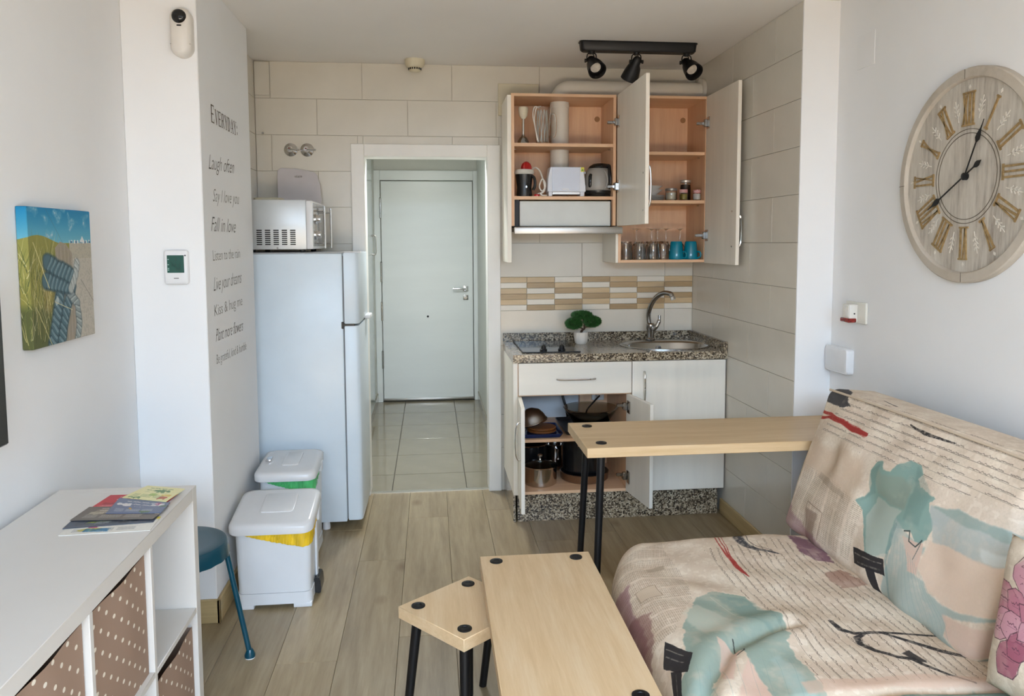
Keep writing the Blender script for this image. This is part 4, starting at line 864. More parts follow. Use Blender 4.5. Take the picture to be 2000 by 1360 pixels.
def basket(ci, z0, lab):
    y0, y1 = cells[ci]; y0 += .006; y1 -= .006; h = .312
    t = root('storage_basket', (KX1-.18, (y0+y1)/2, z0), lab, 'basket', 'dotted fabric baskets')
    bm = B(); n = 10; rr = []
    front = []
    # front panel as a slightly sagging cloth grid, then the other sides
    G = 14; grid = [[None]*(G+1) for _ in range(G+1)]
    for i in range(G+1):
        for j in range(G+1):
            u, w = i/G, j/G; bul = .005*math.sin(PI*u)*math.sin(PI*w)+.003*math.sin(9*u+3*w)*w*math.sin(PI*u)
            grid[i][j] = bm.verts.new((KX1-.014+bul, lerp(y0, y1, u), z0+h*w-.006*math.sin(PI*u)*w))
    for i in range(G):
        for j in range(G): bm.faces.new((grid[i][j], grid[i+1][j], grid[i+1][j+1], grid[i][j+1]))
    part('front_panel', bm, DOT, t)
    bm = B(); box(bm, KX0+.02, KX1-.0165, y0, y0+.004, z0, z0+h-.004); box(bm, KX0+.02, KX1-.0165, y1-.004, y1, z0, z0+h-.004); box(bm, KX0+.02, KX0+.024, y0, y1, z0, z0+h-.004); box(bm, KX0+.02, KX1-.0165, y0, y1, z0, z0+.005)
    part('sides', bm, DOT, t)
basket(1, .4052, 'dotted brown fabric basket, upper row, next to the empty top cube'); basket(2, .4052, 'dotted brown fabric basket, upper row, nearest the camera'); basket(0, .0382, 'dotted brown fabric basket in the lower row under the empty cube')
# ============================================================ FURNITURE WITH BLACK TUBE LEGS
def cap(parent, x, y, z):
    bm = B(); lathe(bm, [(.021, 0), (.0208, .003), (.018, .0042), (.010, .0042), (.009, .0025), (.001, .0022)], (x, y, z), 28); part('leg_cap', bm, BLACK, parent)
    bm = B(); cyl(bm, (x, y, z+.0022), (x, y, z+.0034), .005, n=6); return bm
def leg_tube(parent, top, foot, r0=.0155, r1=.0125):
    bm = B(); top, foot = Vector(top), Vector(foot)
    tube(bm, [top, top.lerp(foot, .5), foot], [r0, (r0+r1)/2, r1], 16); return part('leg', bm, BLACK, parent)
bt = root('bar_table', (1.16, 3.0, 0), 'long narrow wooden table with black legs reaching from the right wall', 'table')
bm = B(); box(bm, .572, 1.745, 2.795, 3.206, .692, .730, .0015, 1); part('tabletop', bm, OAKTOPX, bt)
for x, y, fx_, fy_ in ((.640, 3.135, .610, 3.165), (.640, 2.862, .612, 2.83), (1.712, 3.12, 1.72, 3.15), (1.712, 2.862, 1.72, 2.835)):
    leg_tube(bt, (x, y, .6915), (fx_, fy_, 0)); cap(bt, x, y, .7302).free()
ct = root('coffee_table', (.335, 2.08, 0), 'long pale wooden table with black capped legs beside the sofa', 'table')
bm = B(); box(bm, .151, .521, 1.62, 2.518, .414, .450, .0015, 1); part('tabletop', bm, OAKTOP, ct)
for x, y, s, q in ((.203, 2.471, -1, 1), (.469, 2.473, 1, 1), (.203, 1.672, -1, -1), (.471, 1.676, 1, -1)):
    leg_tube(ct, (x, y, .4135), (x+s*.045, y+q*.045, 0)); cap(ct, x, y, .4502).free()
# stool with a square seat, turned corner-on
P0, P1, P2 = Vector((-.116, 2.292)), Vector((.110, 2.484)), Vector((.081, 2.072))
cx, cy = (P1+P2)/2; ex = (P1-P0).normalized(); a0 = math.atan2(ex.y, ex.x)
st = root('stool', (cx, cy, 0), 'low square wooden stool with black capped legs, tucked partly under the table', 'stool'); 
Lh = .146
def stl(u, v, z): return Vector((cx+u*math.cos(a0)-v*math.sin(a0), cy+u*math.sin(a0)+v*math.cos(a0), z))
bm = B(); box(bm, -Lh, Lh, -Lh, Lh, .363, .400, .0015, 1); bmesh.ops.rotate(bm, cent=(0, 0, 0), matrix=RZ(a0), verts=bm.verts); bmesh.ops.translate(bm, vec=(cx, cy, 0), verts=bm.verts); part('seat', bm, OAKTOP, st)
for s in (-1, 1):
    for q in (-1, 1):
        leg_tube(st, stl(s*.105, q*.105, .3625), stl(s*.135, q*.135, 0)); cap(st, *stl(s*.103, q*.103, .4002)).free()
# ============================================================ WALL DEVICES
dv = root('alarm_sensor', (-.90, YP, 2.27), 'white capsule shaped alarm camera high on the left pier', 'sensor')
bm = B(); rg = []
def capsule(i, y, x0=-.941, x1=-.863, z0=2.183, z1=2.362): return [(a, y, b) for a, b in rrect(x0+i, x1-i, z0+i, z1-i, (x1-x0)/2-i-.0005, 8)]
bm = B(); loft(bm, [capsule(.001, YP-.0005), capsule(0, YP-.03), capsule(.006, YP-.045), capsule(.016, YP-.053)]); part('housing', bm, plain('warm_white_plastic', (.74, .70, .64), .35), dv, smooth=60)
bm = B(); lathe(bm, [(.026, 0), (.024, .008), (.015, .014), (.001, .016)], (-.902, YP-.050, 2.325), 28, axis=(0, -1, 0)); part('lens', bm, GLOSSBLACK, dv, smooth=80)
bm = B(); box(bm, -.911, -.893, YP-.0545, YP-.050, 2.289, 2.296, .003, 2); part('light_window', bm, BLACK, dv)
bm = B(); box(bm, -.938, -.866, YP-.0465, YP-.03, 2.2275, 2.229); part('seam', bm, plain('seam_grey', (.45, .42, .38), .6), dv)
th = root('thermostat', (-.955, YP, 1.41), 'white wall thermostat with a green screen on the left pier', 'thermostat')
bm = B(); loft(bm, [[(a, y, b) for a, b in rrect(-.998+i, -.912-i, 1.343+i, 1.472-i, .010)] for y, i in ((YP-.0005, 0), (YP-.020, 0), (YP-.024, .004))]); part('housing', bm, WHITEPL, th)
bm = B(); box(bm, -.986, -.925, YP-.0256, YP-.024, 1.387, 1.453); sc_ = part('screen', bm, plain('green_screen', (.035, .105, .085), .15), th)
DG = plain('screen_digits', (.012, .045, .035), .3); LGM = plain('screen_pale_marks', (.32, .50, .45), .3)
bm = B(); box(bm, -.973, -.930, YP-.0259, YP-.0257, 1.4275, 1.4285)
for x0, z0 in ((-.957, 1.433), (-.970, 1.411), (-.960, 1.411), (-.943, 1.411), (-.955, 1.396), (-.945, 1.396)):
    for q in ((0, .006, .0095, .011), (0, .006, 0, .0015), (0, .0015, 0, .011), (.0045, .006, 0, .011)): box(bm, x0+q[0], x0+q[1], YP-.0259, YP-.0257, z0+q[2], z0+q[3])
part('digits', bm, DG, sc_)
bm = B()
for z0 in (1.436, 1.416, 1.402, 1.396): box(bm, -.984, -.979, YP-.0259, YP-.0257, z0, z0+.003)
part('symbols', bm, LGM, sc_)
bm = B(); cyl(bm, (-.920, YP-.024, 1.452), (-.920, YP-.0256, 1.452), .0028, n=12); part('led', bm, BLACK, th)
bm = B()
for x0 in (-.963, -.9585, -.954, -.9495): box(bm, x0, x0+.0035, YP-.0247, YP-.0235, 1.364, 1.368)
part('maker_mark', bm, plain('grey_mark', (.16, .16, .16), .5), th)
# right wall: key switch, rounded box, blank plate
kc = root('call_point', (X2, 2.99, 1.2), 'small white wall unit with a red window, above the rounded box', 'wall unit')
bm = B(); box(bm, X2-.012, X2-.0005, 2.935, 3.085, 1.160, 1.247, .004, 2); part('back_plate', bm, CREAMPL if False else plain('ivory_plastic', (.74, .72, .64), .35), kc)
bm = B(); box(bm, X2-.050, X2-.012, 2.990, 3.045, 1.164, 1.238, .004, 2)
for k in range(4): box(bm, X2-.053, X2-.049, 2.996+.011*k, 3.001+.011*k, 1.185, 1.232, .001, 1)
part('holder', bm, plain('ivory_plastic_b', (.74, .72, .66), .3), kc)
bm = B(); box(bm, X2-.056, X2-.020, 2.984, 3.050, 1.164, 1.181, .003, 1); part('red_window', bm, plain('red_translucent', (.24, .018, .014), .25, var=.6, scale=90), kc, 'red window strip')
bm = B(); cyl(bm, (X2-.028, 2.9905, 1.20), (X2-.028, 2.987, 1.20), .003, n=10); part('key_hole', bm, BLACK, kc)
ab = root('rounded_box', (X2, 3.12, .99), 'white rounded alarm box at the wall corner above the sofa back', 'wall unit')
bm = B(); loft(bm, [[(x, a, b) for a, b in rrect(3.030+i, 3.212-i, .936+i, 1.046-i, .016)] for x, i in ((X2-.0005, 0), (X2-.027, 0), (X2-.032, .004))]); part('housing', bm, WHITEPL, ab)
bm = B(); loft(bm, [[(x, a, b) for a, b in rrect(3.038+i, 3.204-i, .944+i, 1.038-i, .013)] for x, i in ((X2-.0318, 0), (X2-.0328, .002))]); part('front_cover', bm, WHITEPL, ab)
bm = B(); box(bm, X2-.004, X2-.0005, 2.945, 3.07, 2.192, 2.325, .001, 1); solo('blank_plate', bm, WALLP, (X2, 3.0, 2.26), 'flat wall painted cover plate high on the right wall', 'cover plate')
# ============================================================ TELEVISION EDGE
tv = root('television', (-1.06, 1.5, 1.22), 'black flat television on the left wall, only its end in view', 'television')
bm = B(); box(bm, -1.092, -1.062, .92, 2.055, .995, 1.430, .004, 1); part('casing', bm, BLACKPL, tv)
bm = B(); box(bm, -1.0622, -1.0605, .935, 2.042, 1.012, 1.418); part('screen', bm, GLOSSBLACK, tv)
bm = B(); box(bm, XL, -1.092, 1.4, 1.6, 1.15, 1.3); part('wall_mount', bm, BLACK, tv)
# ============================================================ WALL LETTERING on the pier side (plane X=-.855)
LETM = [plain('lettering_brown', S('5d5145')[:3], .7), plain('lettering_dark', S('57544e')[:3], .7), plain('lettering_grey', S('7d7a73')[:3], .7)]
wt_ = root('wall_lettering', (-.855, 3.43, 1.5), 'stuck on wall motto of nine lines on the pier beside the fridge', 'lettering')
PX = -.8545
def serif_word(word, y0, y1, zb, hcap, hsm):
    """slab serif capitals from straight strokes; first letter tall"""
    gl = {'E': [((0, 0), (0, 1), .2), ((0, 1), (.62, 1), .09), ((0, .5), (.5, .5), .09), ((0, 0), (.65, 0), .09), ((.62, 1), (.62, .82), .07), ((.65, 0), (.65, .2), .07)],
          'V': [((.0, 1), (.34, 0), .2), ((.34, 0), (.68, 1), .08), ((-.12, 1), (.14, 1), .07), ((.55, 1), (.8, 1), .07)],
          'R': [((0, 0), (0, 1), .2), ((0, 1), (.45, .98), .08), ((.45, .98), (.56, .76), .18), ((.56, .76), (.4, .52), .14), ((0, .52), (.4, .52), .08), ((.3, .5), (.66, 0), .18), ((-.12, 0), (.14, 0), .07)],
          'Y': [((0, 1), (.33, .48), .2), ((.66, 1), (.33, .48), .08), ((.33, 0), (.33, .5), .2), ((-.12, 1), (.14, 1), .07), ((.55, 1), (.78, 1), .07), ((.2, 0), (.46, 0), .07)],
          'D': [((0, 0), (0, 1), .2), ((0, 1), (.4, .98), .08), ((.4, .98), (.62, .7), .16), ((.62, .7), (.62, .3), .2), ((.62, .3), (.4, .02), .16), ((0, 0), (.4, .02), .08)],
          'A': [((0, 0), (.34, 1), .08), ((.34, 1), (.68, 0), .2), ((.14, .34), (.54, .34), .08), ((-.12, 0), (.12, 0), .07), ((.56, 0), (.8, 0), .07)],
          ':': [((.1, .1), (.1, .24), .16), ((.1, .6), (.1, .74), .16)]}
    adv = {'E': .95, 'V': .95, 'R': .95, 'Y': .92, 'D': .98, 'A': .98, ':': .35}
    tot = sum(adv[c]*(hcap/hsm if i == 0 else 1) for i, c in enumerate(word)); k0 = (y1-y0)/tot; y = y0; bm = B()
    for i, c in enumerate(word):
        h = hcap if i == 0 else hsm; k = k0*(hcap/hsm if i == 0 else 1)
        for (xa, za), (xb, zb2), w in gl[c]:
            A = Vector((y+xa*k*.9, zb+za*h)); B2 = Vector((y+xb*k*.9, zb+zb2*h)); d = (B2-A)
            nrm = Vector((-d.y, d.x)).normalized()*w*k*.45; e = d.normalized()*.002
            q = [A-e+nrm, A-e-nrm, B2+e-nrm, B2+e+nrm]; bm.faces.new([bm.verts.new((PX, p.x, p.y)) for p in q])
        y += adv[c]*k
    return bm
part('lettering_line', serif_word('EVERYDAY:', 3.24, 3.665, 1.978, .066, .056), LETM[0], wt_, smooth=0, kind='stuff')
def script_line(txt, y0, y1, zb, zb1, hx, shear, m, spacing=1):
    cu = bpy.data.curves.new('txt', 'FONT'); cu.body = txt; cu.size = 1; cu.shear = shear; cu.space_character = spacing; cu.resolution_u = 3; cu.offset = -.012
    o = bpy.data.objects.new('txt', cu); COL.objects.link(o); dg = bpy.context.evaluated_depsgraph_get(); me = bpy.data.meshes.new_from_object(o.evaluated_get(dg))
    bpy.data.objects.remove(o, do_unlink=True)
    bm = B(); bm.from_mesh(me); bpy.data.meshes.remove(me)
    x0 = min(v.co.x for v in bm.verts); x1 = max(v.co.x for v in bm.verts)
    for v in bm.verts:
        u = (v.co.x-x0)/(x1-x0); v.co = Vector((PX, y0+u*(y1-y0), lerp(zb, zb1, u)+v.co.y*hx))
    part('lettering_line', bm, m, wt_, smooth=0, kind='stuff')
for a in (('Laugh often', 3.175, 3.575, 1.787, 1.803, .085, .45, LETM[1]), ('Say I love you', 3.22, 3.65, 1.663, 1.672, .075, .4, LETM[2]), ('Fall in love', 3.18, 3.57, 1.545, 1.543, .085, .4, LETM[1]),
          ('Listen to the rain', 3.19, 3.63, 1.428, 1.432, .062, 0, LETM[2]), ('Live your dreams', 3.185, 3.645, 1.308, 1.318, .08, .45, LETM[1]), ('Kiss & hug me', 3.185, 3.645, 1.208, 1.216, .066, 0, LETM[2]),
          ('Plant more flowers', 3.19, 3.645, 1.105, 1.100, .075, .45, LETM[1]), ('Be grateful, kind & humble', 3.19, 3.695, 1.015, 1.005, .056, .1, LETM[2])): script_line(*a)
# ============================================================ CLOCK on the right wall (faces -X); u to the right = -Y
ck = root('wall_clock', (X2, 2.37, 1.705), 'big round whitewashed wooden clock with gold Roman numerals', 'clock')
WASH = wood('whitewashed_wood', [(.26, '6f6555'), (.38, 'a0968a'), (.5, 'bfb7aa'), (.66, 'd2ccc1')], (14, 14, 1.6), .75, rand=False, bmp=.25, fine=(1.5, 1.5, 1.5))
RIMW = wood('whitewashed_rim', [(.25, '9b8f80'), (.45, 'b8ae9f'), (.7, 'c8bfb2')], (4, 4, 4), .7, rand=False, bmp=.25)
PALEW = plain('pale_carving', S('ddd6ca')[:3], .8, var=.12, scale=60)
GOLD = plain('antique_gold', S('a2875c')[:3], .45, .3, var=.3, scale=70)
def cp(u, v, d=0): return Vector((X2-d, 2.37-u, 1.705+v))
RAD = .346
bm = B(); lathe(bm, [(.315, .001), (.001, .001), (.001, .014), (.315, .0145)], cp(0, 0), 72, axis=(-1, 0, 0), cap0=False, cap1=False); part('dial_board', bm, WASH, ck)
bm = B(); lathe(bm, [(RAD, .0005), (RAD, .022), (RAD-.004, .026), (RAD-.031, .028), (RAD-.035, .024), (RAD-.036, .0135)], cp(0, 0), 96, axis=(-1, 0, 0), cap0=False, cap1=False); rim_ = part('rim', bm, RIMW, ck)
GROOVE = plain('dark_groove', S('6b6154')[:3], .9)
for k in range(4):
    a = PI/2*k+.03; p = Vector((math.cos(a), math.sin(a))); q = Vector((-p.y, p.x))*.0008
    bm = B(); pts = [p*(RAD-.034)+q, p*(RAD-.034)-q, p*(RAD-.003)-q, p*(RAD-.003)+q]; loft(bm, [[cp(x.x, x.y, .0275) for x in pts], [cp(x.x, x.y, .0284) for x in pts]]); part('rim_joint', bm, GROOVE, rim_)
for r in (.153, .140):
    bm = B(); lathe(bm, [(r, .014), (r, .0155), (r-.0022, .0155), (r-.0022, .014)], cp(0, 0), 72, axis=(-1, 0, 0), cap0=False, cap1=False); part('ring_line', bm, GROOVE, ck)
NUM = ['XII', 'I', 'II', 'III', 'IV', 'V', 'VI', 'VII', 'VIII', 'IX', 'X', 'XI']
def bar2(bm, a, b, w, f):
    d = (b-a).normalized(); n = Vector((-d.y, d.x))*w/2
    pts = [a+n, a-n, b-n, b+n]; loft(bm, [[f(p.x, p.y, .0142) for p in pts], [f(p.x, p.y, .0185) for p in [p_*1 for p_ in pts]]])
for i, s in enumerate(NUM):
    ang = PI/2-i*PI/6; rad = Vector((math.cos(ang), math.sin(ang))); tan = Vector((rad.y, -rad.x))
    r0, r1 = .167, .266
    f = lambda u, v, d, rad=rad, tan=tan: cp((rad*v+tan*u).x, (rad*v+tan*u).y, d)
    wid = {'I': .0165, 'V': .026, 'X': .026}; tot = sum(wid[c] for c in s); x = -tot/2; bm = B()
    flip = False
    for c in s:
        m_ = x+wid[c]/2
        if c == 'I': bar2(bm, Vector((m_, r0)), Vector((m_, r1)), .0065, f)
        if c == 'V': bar2(bm, Vector((m_-.008, r1)), Vector((m_, r0)), .0065, f); bar2(bm, Vector((m_+.008, r1)), Vector((m_, r0)), .004, f)
        if c == 'X': bar2(bm, Vector((m_-.008, r1)), Vector((m_+.008, r0)), .0065, f); bar2(bm, Vector((m_+.008, r1)), Vector((m_-.008, r0)), .004, f)
        x += wid[c]
    bar2(bm, Vector((-tot/2, r0-.002)), Vector((tot/2, r0-.002)), .006, f); bar2(bm, Vector((-tot/2, r1+.002)), Vector((tot/2, r1+.002)), .006, f)
    part('numeral', bm, GOLD, ck)
    bm = B(); c0 = rad*.286; d_ = .008
    loft(bm, [[cp((c0+rad*a+tan*b).x, (c0+rad*a+tan*b).y, .0142) for a, b in ((.009, 0), (0, .006), (-.009, 0), (0, -.006))], [cp((c0+rad*a+tan*b).x, (c0+rad*a+tan*b).y, .0155) for a, b in ((.008, 0), (0, .005), (-.008, 0), (0, -.005))]]); part('minute_lozenge', bm, PALEW, ck)
    # carved sprig between the numerals
    an = ang-PI/12; rd = Vector((math.cos(an), math.sin(an))); tn = Vector((rd.y, -rd.x)); bm = B()
    g_ = lambda u, v, d, rd=rd, tn=tn: cp((rd*v+tn*u).x, (rd*v+tn*u).y, min(d, .0156))
    bar2(bm, Vector((0, .185)), Vector((0, .258)), .0028, g_)
    for vv in (.203, .218, .233):
        for sg in (-1, 1): bar2(bm, Vector((0, vv)), Vector((sg*.011, vv+.011)), .0038, g_)
    part('carved_sprig', bm, PALEW, ck)
def hand(ang, L, tail, w, d, spade, tspade, name):
    rd = Vector((math.cos(ang), math.sin(ang))); tn = Vector((rd.y, -rd.x)); bm = B()
    f = lambda u, v: rd*v+tn*u
    def add(pts):
        loft(bm, [[cp(f(*p).x, f(*p).y, d) for p in pts], [cp(f(*p).x, f(*p).y, d+.0015) for p in pts]])
    sb = spade
    add([(w, -tail), (w, sb), (w*4.2, sb+.012), (w*3.6, sb+.026), (w*.9, sb+.046), (.0006, L), (-.0006, L), (-w*.9, sb+.046), (-w*3.6, sb+.026), (-w*4.2, sb+.012), (-w, sb), (-w, -tail)])
    if tspade:
        add([(w*1.2, -tail+.002), (w*3.6, -tail-.010), (w*3.6, -tail-.02), (0, -tail-.036), (-w*3.6, -tail-.02), (-w*3.6, -tail-.010), (-w*1.2, -tail+.002)])
    part(name, bm, BLACK, ck)
hand(PI/2-R(25), .190, .012, .0026, .0215, .115, False, 'hour_hand'); hand(PI/2-R(240), .205, .055, .0026, .024, .135, True, 'minute_hand')
bm = B(); lathe(bm, [(.012, .0142), (.012, .026), (.008, .029), (.001, .030)], cp(0, 0), 24, axis=(-1, 0, 0)); part('hub', bm, BLACK, ck)
# ============================================================ FLAT PRINTS (painted in numpy, sRGB)
def vnoise(h, w, cell, seed=0):
    r = np.random.default_rng(seed); gh, gw = int(h/cell)+3, int(w/cell)+3; g_ = r.random((gh, gw))
    y = np.arange(h)/cell; x = np.arange(w)/cell; yi, xi = y.astype(int), x.astype(int); fy, fx = (y-yi)[:, None], (x-xi)[None]
    fy = fy*fy*(3-2*fy); fx = fx*fx*(3-2*fx)
    a, b, c, d = g_[yi][:, xi], g_[yi][:, xi+1], g_[yi+1][:, xi], g_[yi+1][:, xi+1]
    return (a*(1-fx)+b*fx)*(1-fy)+(c*(1-fx)+d*fx)*fy
def rgb(h): h = h.lstrip('#'); return np.array([int(h[i:i+2], 16)/255 for i in (0, 2, 4)])
class Cv:
    def __init__(s, x0, y0, x1, y1, ppm, base, seed=1):
        s.x0, s.y0, s.p = x0, y0, ppm; s.w, s.h = int((x1-x0)*ppm), int((y1-y0)*ppm); s.a = np.ones((s.h, s.w, 3))*rgb(base)
        yy, xx = np.mgrid[0:s.h, 0:s.w]; s.X = x0+(xx+.5)/ppm; s.Y = y0+(yy+.5)/ppm; s.seed = seed
        s.n1 = vnoise(s.h, s.w, .05*ppm, seed)-.5; s.n2 = vnoise(s.h, s.w, .05*ppm, seed+1)-.5; s.n3 = vnoise(s.h, s.w, .012*ppm, seed+2)-.5; s.n4 = vnoise(s.h, s.w, max(2, .004*ppm), seed+3)-.5
    def mask(s, pts, warp=.0):
        P = np.array(pts, float); X = s.X+warp*(s.n1+.5*s.n3); Y = s.Y+warp*(s.n2+.5*s.n4*.5); m = np.zeros((s.h, s.w), bool)
        for (x1, y1), (x2, y2) in zip(P, np.roll(P, -1, 0)):
            if y1 == y2: continue
            m ^= ((y1 > Y) != (y2 > Y)) & (X < (x2-x1)*(Y-y1)/(y2-y1)+x1)
        return m
    def blend(s, m, col, a=1.0):
        m = np.asarray(m, float)*a; s.a = s.a*(1-m[..., None])+rgb(col)*m[..., None]
    @staticmethod
    def blur(m, k):
        m = np.asarray(m, float)
        if k < 1: return m
        for ax in (0, 1):
            c = np.cumsum(np.pad(m, [(k+1, k) if i == ax else (0, 0) for i in (0, 1)], mode='edge'), axis=ax)
            m = (np.take(c, range(2*k+1, c.shape[ax]), ax)-np.take(c, range(0, c.shape[ax]-2*k-1), ax))/(2*k+1)
        return m
    def fill(s, pts, col, a=1.0, warp=.012, soft=1, wash=.25, edge=0):
        m = s.mask(pts, warp); b = s.blur(m, soft)
        s.blend(b*(1-wash+wash*2*(s.n1+s.n3*.5+.5)).clip(0, 1), col, a)
        if edge: s.blend((b-s.blur(m, int(soft+edge*s.p))*m).clip(0, 1)*1.2, col, edge and .6)
    def stroke(s, pts, w, col, a=1.0, dry=.3, warp=.006):
        n = len(pts); ws = list(w) if isinstance(w, (list, tuple)) else [w]*n; mg = max(ws)+warp+.01
        xs_ = [p[0] for p in pts]; ys_ = [p[1] for p in pts]
        i0, i1 = (max(0, int((min(ys_)-mg-s.y0)*s.p)), min(s.h, int((max(ys_)+mg-s.y0)*s.p)+2)); j0, j1 = (max(0, int((min(xs_)-mg-s.x0)*s.p)), min(s.w, int((max(xs_)+mg-s.x0)*s.p)+2))
        if i1 <= i0 or j1 <= j0: return
        q = (slice(i0, i1), slice(j0, j1)); X = s.X[q]+warp*s.n1[q]; Y = s.Y[q]+warp*s.n2[q]; d = np.full(X.shape, 9.0)
        for i in range(n-1):
            ax, ay = pts[i]; bx_, by_ = pts[i+1]; L = (bx_-ax)**2+(by_-ay)**2+1e-12; t = (((X-ax)*(bx_-ax)+(Y-ay)*(by_-ay))/L).clip(0, 1)
            dd = np.hypot(X-ax-t*(bx_-ax), Y-ay-t*(by_-ay))/(ws[i]*(1-t)+ws[i+1]*t)*2; d = np.minimum(d, dd)
        m = ((1.05-d)*3).clip(0, 1); m = m*(1-dry*((s.n4[q]+s.n3[q] > .12)*1.0)); m = (m*a)[..., None]
        s.a[q] = s.a[q]*(1-m)+rgb(col)*m
    def script(s, pts, along, step, w, col, a, seed=5, amp=.0035, freq=260):
        m = s.mask(pts, .01); L, Pp = (s.Y, s.X) if along == 'y' else (s.X, s.Y)
        k = np.floor(Pp/step); off = Pp-(k+.5)*step; ph = k*12.9
        hw = amp*(np.sin(L*freq+ph+2*np.sin(L*31+ph))*.6+np.sin(L*freq*2.3+ph*2)*.4)*(.6+.4*np.sin(L*47+ph))
        gate = (np.sin(L*38+ph*3)+np.sin(L*71+ph*1.7)*.7 > -.75)
        s.blend(m & gate & (np.abs(off-hw) < w*1.1), col, a); s.blend(m & (np.abs(off+amp*1.25) < w*.55), col, a*.8)
    def news(s, pts, along, col, a, lh=.006, colw=.075):
        m = s.mask(pts, .006); L, Pp = (s.Y, s.X) if along == 'y' else (s.X, s.Y)
        ln = (np.mod(Pp, lh) < lh*.5) & (np.mod(L, colw) < colw*.86) & (np.sin(L*900+np.floor(Pp/lh)*7)+np.sin(L*410) > -.9)
        s.blend(m & ln, col, a)
def fabric_base(cv):
    cv.blend(cv.blur(cv.n1 > .08, 12), 'cfbda6', .45); cv.blend(cv.blur(cv.n2 > .12, 14), 'e9dcc8', .55); cv.blend((cv.n4 > .1), 'bfae98', .2)
    cv.blend((cv.n3 > .2), 'efe4d3', .3)
TE, TE2, PK, INK, RD, PLUM = '879a8e', '6d877e', 'd3b3a0', '2b2829', 'a33a34', '8d646b'
# ---- seat print, coordinates = floor plan metres
sv = Cv(.22, .45, 1.85, 2.95, 760, 'd2bea8', 3); fabric_base(sv)
sv.script([(.89, 2.50), (1.16, 2.56), (1.42, 2.3), (1.42, 1.66), (.90, 1.68), (.93, 1.9), (.92, 2.1)], 'y', .0265, .0011, '5c4e43', .65, amp=.0030)
sv.news([(.45, 2.42), (.73, 2.6), (.78, 2.35), (.75, 2.16), (.64, 1.98), (.45, 1.95)], 'y', '8d7a66', .42)
sv.fill([(.60, 2.26), (.67, 2.27), (.67, 2.20), (.60, 2.19)], 'cbb79f', .9); sv.stroke([(.60, 2.26), (.67, 2.27), (.67, 2.20), (.60, 2.19), (.60, 2.26)], .003, '8d7763', .7)
sv.fill([(.665, 2.39), (.735, 2.41), (.735, 2.385), (.665, 2.36)], '9b8974', .6)
sv.fill([(.40, 2.36), (.597, 2.32), (.562, 2.18), (.571, 2.095), (.565, 2.0), (.45, 1.94), (.42, 2.05), (.40, 2.2)], PLUM, .62, .03, 3)
sv.fill([(.52, 2.17), (.60, 2.12), (.59, 2.0), (.53, 1.93), (.50, 2.05)], '7d5552', .55, .03, 2)
teal_top = [(.752, 2.153), (.814, 2.18), (.88, 2.165), (.912, 2.148), (.908, 2.107), (.917, 2.054), (.959, 2.011), (.953, 1.957), (.916, 1.94), (.925, 1.89), (.905, 1.86), (.895, 1.64), (.77, 1.64), (.777, 1.851), (.758, 1.858), (.661, 1.746), (.613, 1.655), (.50, 1.64), (.55, 1.74), (.597, 1.792), (.642, 1.846), (.642, 1.931), (.679, 2.008), (.723, 2.077)]
sv.fill(teal_top, TE, .85, .018, 1, .35); sv.fill([(.80, 2.165), (.90, 2.14), (.955, 1.99), (.90, 1.95), (.85, 2.0)], TE2, .45, .02, 3)
sv.fill([(.69, 2.06), (.75, 2.11), (.80, 1.99), (.77, 1.92), (.70, 1.95)], 'c7c3b0', .55, .02, 3); sv.stroke([(.80, 2.15), (.84, 1.98)], .003, 'c9c6b4', .6)
sv.fill([(.73, 1.90), (.775, 1.855), (.70, 1.72), (.68, 1.73)], PK, .85, .01); sv.stroke([(.772, 1.90), (.768, 1.872), (.785, 1.855), (.778, 1.835), (.752, 1.82)], .004, '30302e', .9)
sv.fill([(.77, 1.64), (.777, 1.80), (.74, 1.75), (.66, 1.62)], PK, .9, .012, 2); sv.fill([(.82, 1.64), (.83, 1.80), (.86, 1.82), (.88, 1.64)], 'a9bbb3', .6, .015, 4)
sv.fill([(.535, 1.70), (.62, 1.75), (.68, 1.80), (.63, 1.66), (.55, 1.55)], '97aca4', .5, .02, 3)
for q in range(9): sv.stroke([(.56+.035*q, 1.62), (.60+.035*q, 1.80)], .0016, '6b8a86', .28)
T_ = lambda pts, c: sv.fill(pts, c, .95, .004, 0, .06)
T_([(.602, 1.960), (.645, 1.848), (.606, 1.785), (.563, 1.880)], INK); T_([(.575, 1.845), (.600, 1.815), (.553, 1.705), (.533, 1.722)], INK)
sv.stroke([(.595, 1.93), (.625, 1.86)], .003, '8d857a', .8, .5); sv.stroke([(.585, 1.905), (.615, 1.835)], .004, '8d857a', .7, .6); sv.stroke([(.583, 1.82), (.550, 1.73)], .003, '76706a', .7, .5)
for o_, w in ((0, .007), (.012, .006), (.022, .004)):
    sv.stroke([(.925+o_*1.6, 2.70), (.950+o_, 2.52), (.962+o_*.4, 2.42), (.968+o_*.5, 2.34), (.978, 2.275)], [w, w*.8, w*1.3, w*1.7, w*.8], RD, .9, .25)
sv.stroke([(.968, 2.39), (.975, 2.30)], .016, RD, .8, .45)
sv.stroke([(1.05, 2.66), (1.028, 2.60), (1.045, 2.52), (1.075, 2.47), (1.14, 2.435)], [.040, .044, .038, .026, .010], '444347', .95, .45)
sv.stroke([(1.08, 2.645), (1.16, 2.655), (1.27, 2.655)], [.006, .020, .026], '3a393c', .9, .4); sv.stroke([(1.065, 2.63), (1.065, 2.56), (1.085, 2.50), (1.13, 2.455)], .003, INK, .8)
for a, b in (((1.08, 2.46), (1.075, 2.42)), ((1.10, 2.45), (1.11, 2.415)), ((1.12, 2.45), (1.15, 2.43))): sv.stroke([a, b], .003, INK, .8)
sv.stroke([(1.095, 1.985), (1.098, 1.940), (1.12, 1.912), (1.16, 1.905), (1.22, 1.893), (1.40, 1.87)], [.014, .020, .015, .015, .013, .012], INK, .92, .35)
